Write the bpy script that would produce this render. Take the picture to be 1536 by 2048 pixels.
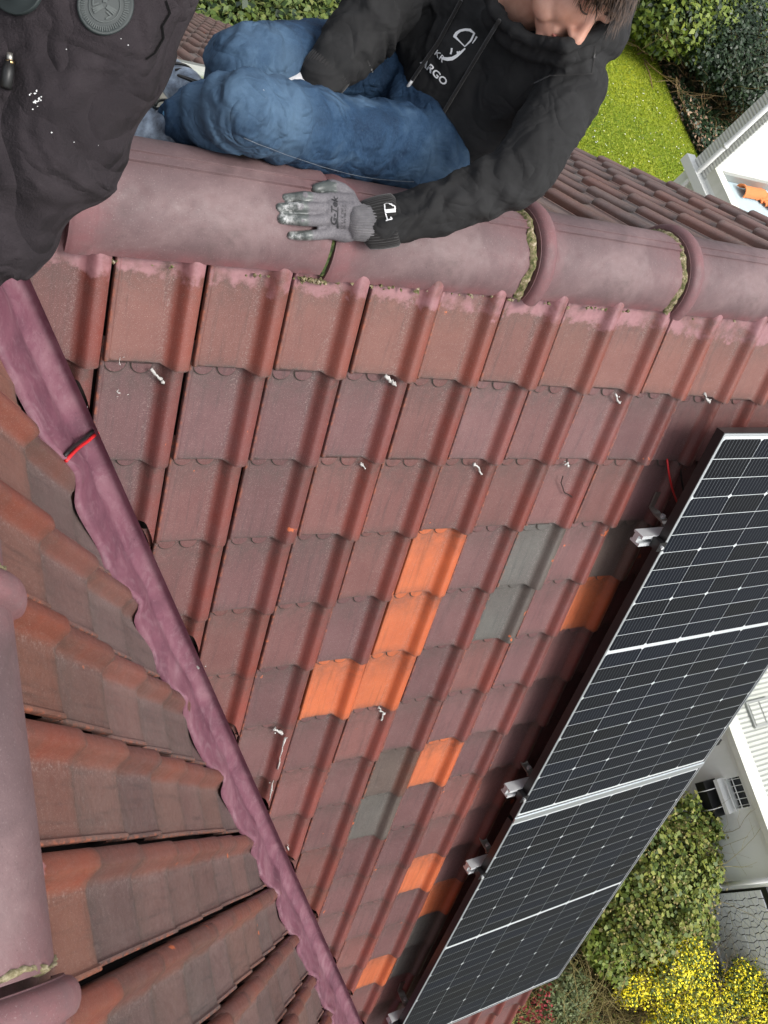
import bpy, bmesh, math, random
import numpy as np
from mathutils import Vector, Matrix
from mathutils.bvhtree import BVHTree

random.seed(7); rng = np.random.default_rng(7)
scene = bpy.context.scene
for o in list(bpy.data.objects): bpy.data.objects.remove(o)
COL = scene.collection
H = 12.5                       # height of the main roof apex above the garden

# ------------------------------------------------------------------ camera
WM = np.array([[0.84393074, -0.04903625, 0.53420629],
               [-0.25152292, -0.91574198, 0.31329353],
               [0.47383238, -0.39876317, -0.78515655]])      # columns: image right, image down, view direction
CAM = np.array([-2.27389406, -1.19347178, 1.1606895 + H])
F = 1825.4                                                    # focal length in photo pixels (1536 x 2048)
cd = bpy.data.cameras.new('camera'); co = bpy.data.objects.new('camera', cd); COL.objects.link(co)
cd.sensor_fit = 'VERTICAL'; cd.sensor_height = 36.0; cd.lens = 36.0 * F / 2048
cd.clip_start = 0.02; cd.clip_end = 600
m = Matrix.Identity(4)
for i in range(3):
    m[i][0] = WM[i, 0]; m[i][1] = -WM[i, 1]; m[i][2] = -WM[i, 2]; m[i][3] = CAM[i]
co.matrix_world = m
scene.camera = co

# ------------------------------------------------------------------ light
SUN_EL, SUN_AZ = math.radians(56), math.radians(60)           # azimuth measured from +X towards -Y
world = bpy.data.worlds.new('World'); scene.world = world; world.use_nodes = True
nt = world.node_tree; nt.nodes.clear()
sky = nt.nodes.new('ShaderNodeTexSky'); sky.sky_type = 'NISHITA'; sky.sun_disc = False
sky.sun_elevation = SUN_EL; sky.sun_rotation = math.radians(90) + SUN_AZ
sky.air_density = 1.0; sky.dust_density = 4.0; sky.ozone_density = 1.0
hsv = nt.nodes.new('ShaderNodeHueSaturation'); hsv.inputs['Saturation'].default_value = 0.28
bg = nt.nodes.new('ShaderNodeBackground'); bg.inputs['Strength'].default_value = 0.15
wo = nt.nodes.new('ShaderNodeOutputWorld')
nt.links.new(sky.outputs[0], hsv.inputs['Color']); nt.links.new(hsv.outputs[0], bg.inputs['Color'])
nt.links.new(bg.outputs[0], wo.inputs['Surface'])
sd = bpy.data.lights.new('sun', 'SUN'); sd.energy = 1.1; sd.angle = math.radians(20); sd.color = (1.0, 0.965, 0.91)
so = bpy.data.objects.new('sun', sd); COL.objects.link(so); so.location = (10, -5, H + 12)
sdir = Vector((math.cos(SUN_EL) * math.cos(SUN_AZ), -math.cos(SUN_EL) * math.sin(SUN_AZ), math.sin(SUN_EL)))
so.rotation_euler = sdir.to_track_quat('Z', 'Y').to_euler()
vs = scene.view_settings; vs.view_transform = 'Standard'; vs.look = 'None'; vs.gamma = 1.0; vs.use_curve_mapping = False
vs.exposure = 0.76

# ------------------------------------------------------------------ helpers
def ray(px, py):
    d = WM @ np.array([(px - 768) / F, (py - 1024) / F, 1.0]); return d / np.linalg.norm(d)
def at(px, py, s): return CAM + ray(px, py) * s
TH = math.radians(59.0); CT, ST = math.cos(TH), math.sin(TH)
_O = np.array([0, 0.52 * CT + 0.15 * ST, 0.52 * ST - 0.15 * CT])
def pf(u, v, w=0.15):          # main slope: u along the ridge, v down the slope, w into the roof (0 = panel glass, .15 = tile noses)
    return np.array([u, -v * CT + w * ST, -v * ST - w * CT]) - _O + np.array([0, 0, H])
PU, PV, PW = np.array([1., 0, 0]), np.array([0, -CT, -ST]), np.array([0, ST, -CT])
ALN = math.radians(35.8)
def on_n(px, py, z0=-0.07):
    t = math.tan(ALN); d = ray(px, py); s = (z0 + H - t * CAM[1] - CAM[2]) / (d[2] + t * d[1]); return CAM + s * d
def on_plane(px, py, axis, val):
    d = ray(px, py); return CAM + d * ((val - CAM[axis]) / d[axis])

WLOC = {}
def link(o, parent=None):
    COL.objects.link(o)
    if parent is not None:
        o.parent = parent
        o.matrix_parent_inverse = Matrix.Translation(-Vector(WLOC.get(parent.name, (0, 0, 0))))
    return o
def tag(o, label=None, cat=None, group=None, kind=None):
    if label: o['label'] = label
    if cat: o['category'] = cat
    if group: o['group'] = group
    if kind: o['kind'] = kind
    return o
def empty(name, loc, label, cat, group=None):
    o = bpy.data.objects.new(name, None); o.empty_display_size = 0.1
    o.location = tuple(float(a) for a in loc); COL.objects.link(o); WLOC[o.name] = tuple(o.location)
    return tag(o, label, cat, group)
def mesh(name, V, Fs, mat=None, parent=None, smooth=False, sharp=None):
    me = bpy.data.meshes.new(name)
    me.from_pydata([tuple(map(float, v)) for v in V], [], [tuple(int(i) for i in f) for f in Fs]); me.update()
    if mat: me.materials.append(mat)
    if smooth:
        me.polygons.foreach_set('use_smooth', [True] * len(me.polygons))
        if sharp: me.set_sharp_from_angle(angle=math.radians(sharp))
    return link(bpy.data.objects.new(name, me), parent)
def from_bm(name, bm, mat=None, parent=None, smooth=False, sharp=None):
    me = bpy.data.meshes.new(name); bm.to_mesh(me); bm.free()
    if mat: me.materials.append(mat)
    if smooth:
        me.polygons.foreach_set('use_smooth', [True] * len(me.polygons))
        if sharp: me.set_sharp_from_angle(angle=math.radians(sharp))
    return link(bpy.data.objects.new(name, me), parent)
class MB:
    def __init__(s): s.v = []; s.f = []
    def add(s, V, Fs):
        n = len(s.v); s.v += [tuple(map(float, a)) for a in V]; s.f += [tuple(i + n for i in f) for f in Fs]; return s
    def box(s, o, a, b, c):    # corner + three edge vectors
        o, a, b, c = (np.array(q, float) for q in (o, a, b, c))
        if np.dot(np.cross(a, b), c) < 0: a, b = b, a
        V = [o, o + a, o + a + b, o + b, o + c, o + a + c, o + a + b + c, o + b + c]
        return s.add(V, [(0, 3, 2, 1), (4, 5, 6, 7), (0, 1, 5, 4), (1, 2, 6, 5), (2, 3, 7, 6), (3, 0, 4, 7)])
    def abox(s, x0, x1, y0, y1, z0, z1): return s.box((x0, y0, z0), (x1 - x0, 0, 0), (0, y1 - y0, 0), (0, 0, z1 - z0))
    def tube(s, P, r, n=8, cap=True):
        P = [np.array(p, float) for p in P]; R = r if hasattr(r, '__len__') else [r] * len(P)
        V = []; ref = None
        for i, p in enumerate(P):
            t = P[min(i + 1, len(P) - 1)] - P[max(i - 1, 0)]; t /= np.linalg.norm(t) + 1e-12
            if ref is None: ref = np.cross(t, [0.31, 0.22, 0.92]); ref /= np.linalg.norm(ref)
            ref = ref - t * (ref @ t); ref /= np.linalg.norm(ref) + 1e-12; b = np.cross(t, ref)
            for k in range(n):
                a = 2 * math.pi * k / n; V.append(p + R[i] * (math.cos(a) * ref + math.sin(a) * b))
        Fs = []
        for i in range(len(P) - 1):
            for k in range(n):
                Fs.append((i * n + k, i * n + (k + 1) % n, (i + 1) * n + (k + 1) % n, (i + 1) * n + k))
        if cap: Fs.append(tuple(range(n))[::-1]); Fs.append(tuple((len(P) - 1) * n + k for k in range(n)))
        return s.add(V, Fs)
    def extr(s, poly, o, ax, ay, d):   # 2-D polygon in axes ax, ay extruded along d
        o, ax, ay, d = (np.array(q, float) for q in (o, ax, ay, d)); n = len(poly)
        V = [o + ax * a + ay * b for a, b in poly] + [o + ax * a + ay * b + d for a, b in poly]
        flip = np.dot(np.cross(ax, ay), d) > 0
        Fs = [tuple(range(n)), tuple(range(n, 2 * n))[::-1]] + [(i, i + n, (i + 1) % n + n, (i + 1) % n) for i in range(n)]
        if flip: Fs = [f[::-1] for f in Fs]
        return s.add(V, Fs)
    def build(s, name, mat, parent=None, smooth=False, sharp=None): return mesh(name, s.v, s.f, mat, parent, smooth, sharp)

# ------------------------------------------------------------------ materials
def mat(name, base=(.5, .5, .5), rough=.6, metal=0., spec=.5):
    m = bpy.data.materials.new(name); m.use_nodes = True; b = m.node_tree.nodes['Principled BSDF']
    b.inputs['Base Color'].default_value = (*base, 1); b.inputs['Roughness'].default_value = rough
    b.inputs['Metallic'].default_value = metal; b.inputs['Specular IOR Level'].default_value = spec
    return m
class N:
    """tiny node-graph helper"""
    def __init__(s, m): s.m = m; s.t = m.node_tree; s.b = s.t.nodes['Principled BSDF']
    def new(s, k, **p):
        n = s.t.nodes.new(k)
        for a, v in p.items(): setattr(n, a, v)
        return n
    def put(s, sock, v):
        if hasattr(v, 'is_output'): s.t.links.new(v, sock)
        elif isinstance(v, tuple) and len(v) == 3 and sock.type == 'RGBA': sock.default_value = (*v, 1)
        else: sock.default_value = v
    def coord(s, k='Object'):
        return s.new('ShaderNodeTexCoord').outputs[k]
    def map(s, vec, scale=(1, 1, 1), loc=(0, 0, 0), rot=(0, 0, 0)):
        n = s.new('ShaderNodeMapping'); s.put(n.inputs['Vector'], vec); n.inputs['Scale'].default_value = scale
        n.inputs['Location'].default_value = loc; n.inputs['Rotation'].default_value = rot; return n.outputs[0]
    def noise(s, scale, vec=None, detail=4, rough=.55, dist=0., out=0):
        n = s.new('ShaderNodeTexNoise'); n.inputs['Scale'].default_value = scale; n.inputs['Detail'].default_value = detail
        n.inputs['Roughness'].default_value = rough; n.inputs['Distortion'].default_value = dist
        if vec is not None: s.put(n.inputs['Vector'], vec)
        return n.outputs[out]
    def ramp(s, fac, stops, interp='LINEAR'):
        n = s.new('ShaderNodeValToRGB'); n.color_ramp.interpolation = interp; e = n.color_ramp.elements
        while len(e) < len(stops): e.new(.5)
        for i, (p, c) in enumerate(stops):
            e[i].position = p; e[i].color = (*c, 1) if isinstance(c, tuple) else (c, c, c, 1)
        s.put(n.inputs[0], fac); return n.outputs[0]
    def mix(s, fac, a, b, blend='MIX'):
        n = s.new('ShaderNodeMix', data_type='RGBA', blend_type=blend)
        s.put(n.inputs[0], fac); s.put(n.inputs[6], a); s.put(n.inputs[7], b); return n.outputs[2]
    def math(s, op, a, b=0.):
        n = s.new('ShaderNodeMath', operation=op); s.put(n.inputs[0], a); s.put(n.inputs[1], b); return n.outputs[0]
    def attr(s, name, out='Fac'):
        n = s.new('ShaderNodeAttribute'); n.attribute_name = name; return n.outputs[out]
    def bump(s, h, strength=.3, dist=.002, normal=None):
        n = s.new('ShaderNodeBump'); n.inputs['Strength'].default_value = strength; n.inputs['Distance'].default_value = dist
        s.put(n.inputs['Height'], h)
        if normal is not None: s.put(n.inputs['Normal'], normal)
        return n.outputs[0]
    def color(s, c): s.put(s.b.inputs['Base Color'], c)
    def rough(s, c): s.put(s.b.inputs['Roughness'], c)
    def normal(s, c): s.put(s.b.inputs['Normal'], c)
    def sep(s, vec):
        n = s.new('ShaderNodeSeparateXYZ'); s.put(n.inputs[0], vec); return n.outputs

def tile_material(name, pink):
    m = mat(name, rough=.5, spec=.45); g = N(m); oi = g.new('ShaderNodeObjectInfo')
    co = g.coord('Object'); rnd = oi.outputs['Random']
    off = g.new('ShaderNodeVectorMath', operation='ADD'); g.put(off.inputs[0], co)
    cmb = g.new('ShaderNodeCombineXYZ'); g.put(cmb.inputs[2], g.math('MULTIPLY', rnd, 37.)); g.put(cmb.inputs[0], g.math('MULTIPLY', rnd, 11.))
    g.put(off.inputs[1], cmb.outputs[0]); v = off.outputs[0]
    base = oi.outputs['Color']; roll = g.attr('roll')
    # fired engobe: cloudy tone, worn redder on the roll, fine pale speckle, dark run-off streaks in the pan
    cloud = g.noise(9, v, 5, .6)
    c = g.mix(g.ramp(cloud, [(.35, 0.), (.75, .38)]), base, g.mix(1., base, (1.5, 1.75, 1.7), 'MULTIPLY'))
    redder = g.mix(1., base, (1.42, .80, .64), 'MULTIPLY')
    c = g.mix(g.math('MULTIPLY', g.math('MULTIPLY', roll, oi.outputs['Alpha']), g.ramp(g.noise(14, v, 3), [(.3, .95), (.8, .35)])), c, redder)
    streak = g.noise(1., g.map(v, (75, 5, 20)), 4, .65)
    c = g.mix(g.math('MULTIPLY', g.ramp(streak, [(.52, 0.), (.74, .62)]), g.math('SUBTRACT', 1., roll)), c, g.mix(1., base, (.48, .60, .64), 'MULTIPLY'))
    grime_shade = g.attr('grime_shade')
    c = g.mix(g.math('MULTIPLY', grime_shade, g.ramp(g.noise(45, v, 4, .7), [(.3, .15), (.65, .85)])), c, (.05, .043, .037))  # dirt, plus shade painted in at the tile noses and stamp rims
    sp = g.noise(650, v, 2, .5)
    c = g.mix(g.ramp(sp, [(.60, 0.), (.72, .45)]), c, (.45, .35, .32))
    sp2 = g.noise(420, v, 2, .6)
    c = g.mix(g.ramp(sp2, [(.62, 0.), (.74, .5)]), c, (.05, .03, .028))
    salt = g.math('MULTIPLY', g.attr('salt'), g.ramp(g.noise(260, v, 3, .7), [(.54, 0.), (.66, .6)]))
    c = g.mix(salt, c, (.46, .40, .38))
    chip = g.new('ShaderNodeTexNoise'); chip.inputs['Scale'].default_value = 17; chip.inputs['Detail'].default_value = 5
    g.put(chip.inputs['Vector'], v)
    c = g.mix(g.ramp(chip.outputs[0], [(.725, 0.), (.74, .9)]), c, (.50, .13, .05))
    edge = g.attr('edge')
    c = g.mix(g.math('MULTIPLY', edge, g.ramp(g.noise(60, v, 4, .7), [(.46, 0.), (.64, .75)])), c, (.34, .105, .055))
    if pink:
        y = g.sep(co)[1]
        lim = g.math('ADD', y, g.math('MULTIPLY', g.math('SUBTRACT', g.noise(26, v, 5, .65), .5), .11))
        pk = g.math('MULTIPLY', g.ramp(lim, [(.188, 0.), (.197, .6), (.21, .8)]), g.ramp(g.noise(13, v, 4, .6), [(.36, .15), (.55, 1.)]))
        c = g.mix(pk, c, g.mix(g.noise(80, v, 4, .7), (.22, .085, .10), (.40, .22, .235)))
    g.color(c)
    rl = g.ramp(g.noise(60, v, 3), [(.3, .40), (.7, .60)]); g.rough(g.math('SUBTRACT', rl, g.math('MULTIPLY', roll, .12)))
    h = g.math('ADD', g.noise(700, v, 3, .7), g.math('MULTIPLY', g.noise(60, v, 3), 1.2))
    g.normal(g.bump(h, .28, .0012))
    return m
M_TILE = tile_material('clay_tile', False); M_TILE_PINK = tile_material('clay_tile_overpainted', True)

def painted(name, c0, c1, c2, scale=6, rough=.5, bump=.3):
    m = mat(name, rough=rough); g = N(m); v = g.coord('Object')
    c = g.ramp(g.noise(scale, v, 6, .62, .6), [(.28, c0), (.52, c1), (.78, c2)])
    c = g.mix(g.ramp(g.noise(scale * 9, g.map(v, (1, 1, 1)), 6, .7, 1.5), [(.55, 0.), (.7, .45)]), c, c2)
    c = g.mix(g.ramp(g.noise(scale * 30, v, 3, .6), [(.66, 0.), (.72, .7)]), c, tuple(a * .3 for a in c0))
    g.color(c); g.rough(g.ramp(g.noise(scale * 3, v, 4), [(.3, rough - .12), (.7, rough + .15)]))
    g.normal(g.bump(g.math('ADD', g.noise(scale * 4, v, 5), g.math('MULTIPLY', g.noise(330, v, 3), .5)), bump, .004))
    return m
M_VALLEY = painted('valley_purple_paint', (.088, .030, .048), (.158, .058, .084), (.26, .14, .165), 7, .60, .16)
g = N(M_VALLEY); v_ = g.coord('Object'); old = g.b.inputs['Base Color'].links[0].from_socket
g.color(g.mix(g.ramp(g.noise(1., g.map(v_, (16, 16, 5)), 7, .75, 2.5), [(.5, 0.), (.68, .5)]), old, (.25, .15, .175)))
def ridge_material():
    m = mat('ridge_clay', rough=.5); g = N(m); v = g.coord('Object')
    c = g.ramp(g.noise(5, v, 6, .6, .4), [(.3, (.078, .050, .052)), (.52, (.120, .076, .079)), (.75, (.175, .112, .114))])
    pinkm = g.math('MULTIPLY', g.attr('pink'), g.ramp(g.noise(24, v, 6, .68), [(.3, .25), (.6, 1.)]))
    c = g.mix(pinkm, c, (.19, .078, .084))
    c = g.mix(g.ramp(g.noise(380, v, 2, .6), [(.62, 0.), (.74, .28)]), c, (.4, .33, .32))
    c = g.mix(g.ramp(g.noise(300, v, 3, .6), [(.62, 0.), (.74, .6)]), c, (.05, .035, .035))
    c = g.mix(g.ramp(g.noise(4.5, v, 7, .68, .6), [(.54, 0.), (.74, .45)]), c, (.26, .18, .178))
    c = g.mix(g.ramp(g.noise(9, g.map(v, (1, 1, 1), (5, 3, 1)), 6, .7, .8), [(.55, 0.), (.75, .55)]), c, (.075, .052, .05))
    c = g.mix(g.ramp(g.noise(22, g.map(v, (.3, 1, 1)), 7, .8, 3.), [(.665, 0.), (.68, .6)]), c, (.06, .04, .04))
    g.color(c); g.rough(g.ramp(g.noise(40, v, 3), [(.3, .52), (.7, .75)]))
    g.normal(g.bump(g.math('ADD', g.noise(300, v, 4, .7), g.math('MULTIPLY', g.noise(18, v, 4), 3.)), .3, .0016))
    return m
M_RIDGE = ridge_material()
def speckle(name, cols, scale=120, rough=.9, bump=.8, dist=.004):
    m = mat(name, rough=rough); g = N(m); v = g.coord('Object'); n = len(cols)
    c = g.ramp(g.noise(scale, v, 5, .7), [(.3 + .4 * i / (n - 1), cols[i]) for i in range(n)])
    g.color(c); g.normal(g.bump(g.noise(scale * .7, v, 6, .75), bump, dist)); return m
M_MORTAR = speckle('mossy_mortar', [(.03, .03, .012), (.09, .10, .03), (.24, .19, .11), (.50, .45, .35)], 90)
M_CREAM = speckle('cream_mortar', [(.06, .05, .02), (.20, .17, .09), (.42, .37, .25)], 70)
M_MOSS = speckle('moss', [(.012, .02, .006), (.05, .08, .02), (.16, .17, .05)], 110)
M_DECK = mat('roof_underlay', (.02, .012, .011), .9)
M_SEAL = speckle('white_sealant', [(.22, .21, .19), (.48, .47, .45), (.66, .65, .63)], 140, .6, .6, .003)
M_BLACK = mat('black_anodised', (.012, .012, .013), .35, 0., .5)
M_ALU = mat('aluminium', (.60, .62, .63), .4, .25); g = N(M_ALU); g.normal(g.bump(g.noise(1., g.map(g.coord('Object'), (4, 400, 400)), 3), .15, .0005))
M_LIP = mat('silver_frame_lip', (.66, .70, .72), .38, .85)
M_SHEET = mat('white_backsheet', (.60, .64, .65), .35); M_SHEET.node_tree.nodes['Principled BSDF'].inputs['Coat Weight'].default_value = .6
def cell_material():
    m = mat('silicon_cell', (.004, .006, .012), .32, 0., .10); g = N(m); v = g.coord('Object'); s = g.sep(v)
    line = g.math('FRACT', g.math('MULTIPLY', s[0], 61.))
    w = g.math('LESS_THAN', g.math('ABSOLUTE', g.math('SUBTRACT', line, .5)), .075)
    oi = g.new('ShaderNodeObjectInfo')
    base = g.mix(oi.outputs['Random'], (.004, .0045, .006), (.005, .007, .013))
    g.color(g.mix(g.math('MULTIPLY', w, .8), base, (.09, .10, .11)))
    b = g.b; b.inputs['Coat Weight'].default_value = .10; b.inputs['Coat Roughness'].default_value = .09; b.inputs['Coat IOR'].default_value = 1.28
    return m
M_CELL = cell_material()
M_STEEL = mat('hook_steel', (.45, .44, .40), .4, .9)
M_RED = mat('red_cable', (.62, .02, .025), .4); M_CABLE = mat('black_cable', (.012, .012, .012), .45)

def setattr_f(me, name, vals):
    a = me.attributes.new(name, 'FLOAT', 'POINT'); a.data.foreach_set('value', np.asarray(vals, np.float32))

# ------------------------------------------------------------------ roof tile (one shared mesh)
TW, TL = 0.1876, 0.240
def tile_profile():
    p = [(.0085, -.006), (.0088, .0035), (.0105, .0050), (.0165, .0050), (.0190, .0012), (.022, .0)]
    p += [(x, .0006 * math.sin((x - .022) / .09 * math.pi) * -1) for x in np.linspace(.035, .124, 5)]
    a, b, c = .1300, .1550, .184
    for i in range(1, 6):
        t = i / 5; p.append((a + (b - a) * t, .0275 * (3 * t * t - 2 * t ** 3)))
    for i in range(1, 6):
        t = i / 5 * math.pi / 2; p.append((b + (c - b) * math.sin(t), .0275 - .0150 * (1 - math.cos(t))))
    p.append((.1844, -.004))
    return p
def tile_mesh(name, length=.292, stamps=True):
    P = tile_profile(); n = len(P)
    rm = [min(1, max(0, (x - .123) / .014)) for x, z in P]
    ys = [length, .225, .12, .03, .009, .0028]
    V = []; A = dict(roll=[], grime_shade=[], edge=[], salt=[])
    def lift(y): return .018 * (1 - y / TL)
    def aud(x, z, y, r, gr, ed):
        A['roll'].append(r); A['grime_shade'].append(gr); A['edge'].append(ed)
        A['salt'].append(math.exp(-((x - .1265) / .006) ** 2) * .6 + .22 * math.exp(-((x - .03) / .008) ** 2))
    for y in ys:
        for (x, z), r in zip(P, rm):
            yy = y - .007 * r * max(0, 1 - y / .1)
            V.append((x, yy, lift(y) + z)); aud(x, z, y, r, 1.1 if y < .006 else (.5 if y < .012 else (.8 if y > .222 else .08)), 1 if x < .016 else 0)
    for k, (dy, dz) in enumerate([(0., -.0030), (.0012, -.0125)]):
        for (x, z), r in zip(P, rm):
            yy = dy - .007 * r + (.004 * r if k == 0 else .002 * r)
            zz = lift(0) + z * (1 if k == 0 else .9) + dz
            V.append((x, yy, zz)); aud(x, z, 0, r, 1.5, .0)  # shadow line under the nose painted into the colour, with dirt
    R = len(ys) + 2; Fs = []
    for j in range(R - 1):
        for i in range(n - 1): Fs.append((j * n + i, (j + 1) * n + i, (j + 1) * n + i + 1, j * n + i + 1))
    for cx in ((.040, .095) if stamps else ()):                                     # two half-round stamps, half covered by the next course
        b = len(V); k = 14
        for rr, dz, gm in ((.0258, .0003, .1), (.0246, .0003, 2.2), (.0226, .0030, 2.0), (.0208, .0034, .1)):  # dark middle rings are painted shade around the stamp's step
            for q in range(k):
                a = math.pi + math.pi * q / (k - 1); y = .2350 + rr * math.sin(a) * .98
                V.append((cx + rr * math.cos(a), y, lift(y) + dz)); aud(cx, 0, y, 0, gm, 0)
        V.append((cx, .2350, lift(.2350) + .0034)); aud(cx, 0, .2, 0, .3, 0)
        for q in range(k - 1):
            Fs.append((b + q, b + q + 1, b + k + q + 1, b + k + q)); Fs.append((b + k + q, b + k + q + 1, b + 2 * k + q + 1, b + 2 * k + q))
            Fs.append((b + 2 * k + q, b + 2 * k + q + 1, b + 3 * k + q + 1, b + 3 * k + q)); Fs.append((b + 3 * k + q, b + 3 * k + q + 1, b + 4 * k))
    me = bpy.data.meshes.new(name)
    me.from_pydata(V, [], Fs); me.update()
    me.polygons.foreach_set('use_smooth', [True] * len(me.polygons)); me.set_sharp_from_angle(angle=math.radians(48))
    for k, v in A.items(): setattr_f(me, k, v)
    return me
ME_TILE = tile_mesh('roof_tile'); ME_TILE.materials.append(M_TILE)
ME_TILE_P = tile_mesh('roof_tile_top', stamps=False); ME_TILE_P.materials.append(M_TILE_PINK)

def clip_mesh(me, M, planes):
    """cut a tile (placed by M) with world planes (co, no), keeping the side the normal points away from"""
    bm = bmesh.new(); bm.from_mesh(me); bm.transform(M)
    for c, no in planes:
        bmesh.ops.bisect_plane(bm, geom=bm.verts[:] + bm.edges[:] + bm.faces[:], plane_co=c, plane_no=no, clear_outer=True)
    if len(bm.faces) == 0: bm.free(); return None
    bm.transform(M.inverted()); m2 = me.copy(); bm.to_mesh(m2); bm.free(); return m2
def side(M, pl, length=.24):
    """-1 wholly kept, 1 wholly cut, 0 crossing"""
    c, no = pl; d = [(M @ Vector((x, y, 0)) - Vector(c)).dot(Vector(no)) for x in (0, TW) for y in (-.01, length + .05)]
    return 1 if min(d) >= 0 else (-1 if max(d) <= 0 else 0)
def frame(o, right, up, jit=1.):
    """tile matrix with tiny laying errors"""
    right = Vector(right).normalized(); up = Vector(up); up = (up - right * up.dot(right)).normalized(); out = right.cross(up)
    M = Matrix.Identity(4)
    for i in range(3): M[i][0] = right[i]; M[i][1] = up[i]; M[i][2] = out[i]; M[i][3] = o[i]
    R = Matrix.Rotation(random.gauss(0, .004) * jit, 4, 'Z') @ Matrix.Rotation(random.gauss(0, .006) * jit, 4, 'X') @ Matrix.Rotation(random.gauss(0, .010) * jit, 4, 'Y')
    return M @ Matrix.Translation((random.gauss(0, .0012) * jit, random.gauss(0, .002) * jit, random.gauss(0, .001) * jit)) @ R
LIN = lambda r, g_, b: (r, g_, b, 1)
def tone(kind):
    j = random.uniform(.86, 1.14)
    base = {'dark': random.choice([(.132, .055, .053), (.121, .054, .055), (.140, .056, .051), (.124, .057, .057), (.114, .052, .054)]),
            'red': random.choice([(.165, .064, .050), (.154, .061, .050), (.170, .069, .055)]),
            'orange': (.42, .102, .038), 'grey': random.choice([(.098, .088, .080), (.088, .081, .075)]),
            'left': random.choice([(.108, .061, .055), (.100, .060, .056), (.112, .062, .053), (.094, .062, .058)]), 'left2': (.094, .070, .063), 'brown': (.092, .064, .055), 'rust': random.choice([(.135, .058, .042), (.125, .057, .045), (.145, .060, .043)]),
            'far': random.choice([(.165, .112, .104), (.18, .118, .106), (.15, .108, .102), (.185, .110, .095), (.16, .122, .114)])}[kind]
    if kind in ('orange',): j = random.uniform(.94, 1.05)
    return (base[0] * j, base[1] * j, base[2] * j, {'orange': .25, 'grey': .3, 'far': .5, 'red': .8}.get(kind, 1.))

# ------------------------------------------------------------------ ground of the setting
def soil_material():
    m = mat('garden_soil', rough=.95); g = N(m); v = g.coord('Object')
    c = g.ramp(g.noise(.9, v, 6, .65), [(.3, (.020, .022, .010)), (.5, (.035, .040, .015)), (.7, (.075, .060, .035))])
    c = g.mix(g.ramp(g.noise(14, v, 5, .7), [(.5, 0.), (.68, .8)]), c, (.14, .10, .06)); g.color(c)
    g.normal(g.bump(g.noise(9, v, 6, .75), .9, .08)); return m
def lawn_material():
    m = mat('lawn_grass', rough=.9, spec=.2); g = N(m); v = g.coord('Object')
    c = g.ramp(g.noise(.35, v, 5, .6), [(.3, (.11, .18, .010)), (.5, (.19, .25, .012)), (.72, (.31, .33, .014))])
    c = g.mix(g.ramp(g.noise(5, v, 6, .7), [(.35, .6), (.6, 0.)]), c, (.10, .165, .010))
    c = g.mix(g.ramp(g.noise(17, v, 4, .7), [(.5, 0.), (.7, .6)]), c, (.32, .33, .05))
    g.color(c); g.normal(g.bump(g.math('ADD', g.noise(11, v, 6, .75), g.noise(2.2, v, 4)), .5, .05)); return m
M_SOIL = soil_material(); M_LAWN = lawn_material()
gnd = mesh('ground', [(-150, -150, 0), (150, -150, 0), (150, 150, 0), (-150, 150, 0)], [(0, 1, 2, 3)], M_SOIL); tag(gnd, kind='structure')
def gpt(px, py, z=0.): return on_plane(px, py, 2, z)
edge_pts = [gpt(*p) for p in [(1262, 20), (1290, 75), (1318, 130), (1345, 200), (1372, 262), (1400, 320), (1430, 400)]]
lawn_poly = [(p[0], p[1], .004) for p in edge_pts] + [(14, 6, .004), (2, 9, .004), (2, 19, .004), (8, 22, .004), (16, 30, .004), (24, 32, .004)]
lawn = mesh('lawn', lawn_poly, [tuple(range(len(lawn_poly)))], M_LAWN); tag(lawn, kind='structure')
q = [gpt(*p) for p in [(1480, -20), (1510, 60), (1560, 170), (1700, 200), (1700, -20)]]
l2 = mesh('lawn', [(p[0], p[1], .004) for p in q], [tuple(range(len(q)))], M_LAWN); tag(l2, kind='structure')

# ------------------------------------------------------------------ the tiled house
house = empty('tiled_house', (-.4, -1.2, 0), 'house with the steep purple-brown clay tile roof filling the picture', 'house')
M_BRICK = speckle('brick_wall', [(.16, .07, .05), (.22, .10, .07), (.28, .14, .10)], 12, .9, .5, .01)
EAV = pf(0, 5.15)
wb = MB()
wb.extr([(EAV[1] + .35, 0), (EAV[1] + .35, EAV[2] + .35), (-.02, H - .45), (4.6, H - 3.9), (4.6, 0)], (-7.5, 0, 0), (0, 1, 0), (0, 0, 1), (8.55, 0, 0))
wb.build('wall', M_BRICK, house)
lw = MB(); lw.extr([(-5.6, 0), (-5.6, H - 5.6), (-2.17, H - .5), (1.1, H - 5.6), (1.1, 0)], (0, -4.9, 0), (1, 0, 0), (0, 0, 1), (0, 3.2, 0)); lw.build('wall', M_BRICK, house)

# --- main slope
def uv_main(c, r):
    cc = min(c, 10.); u = -1.77146 + .18267 * cc - .00826 * r - .0009 * cc * r + .00109 * r * r + .0011 * cc * cc
    v = -.30283 + .00175 * cc + .22552 * r + .0002 * cc * r + .00104 * r * r + .00026 * cc * cc
    if r > 13:
        u = uv_main(c, 13)[0]; v = uv_main(c, 13)[1] + (r - 13) * .2445
        return u, v
    return u + (c - cc) * .1876, v
deckM = mesh('roof_slope', [pf(-2.25, -.45, .205), pf(1.21, -.45, .205), pf(1.21, 5.12, .205), pf(-2.25, 5.12, .205)], [(0, 3, 2, 1)], M_DECK, house)
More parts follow.
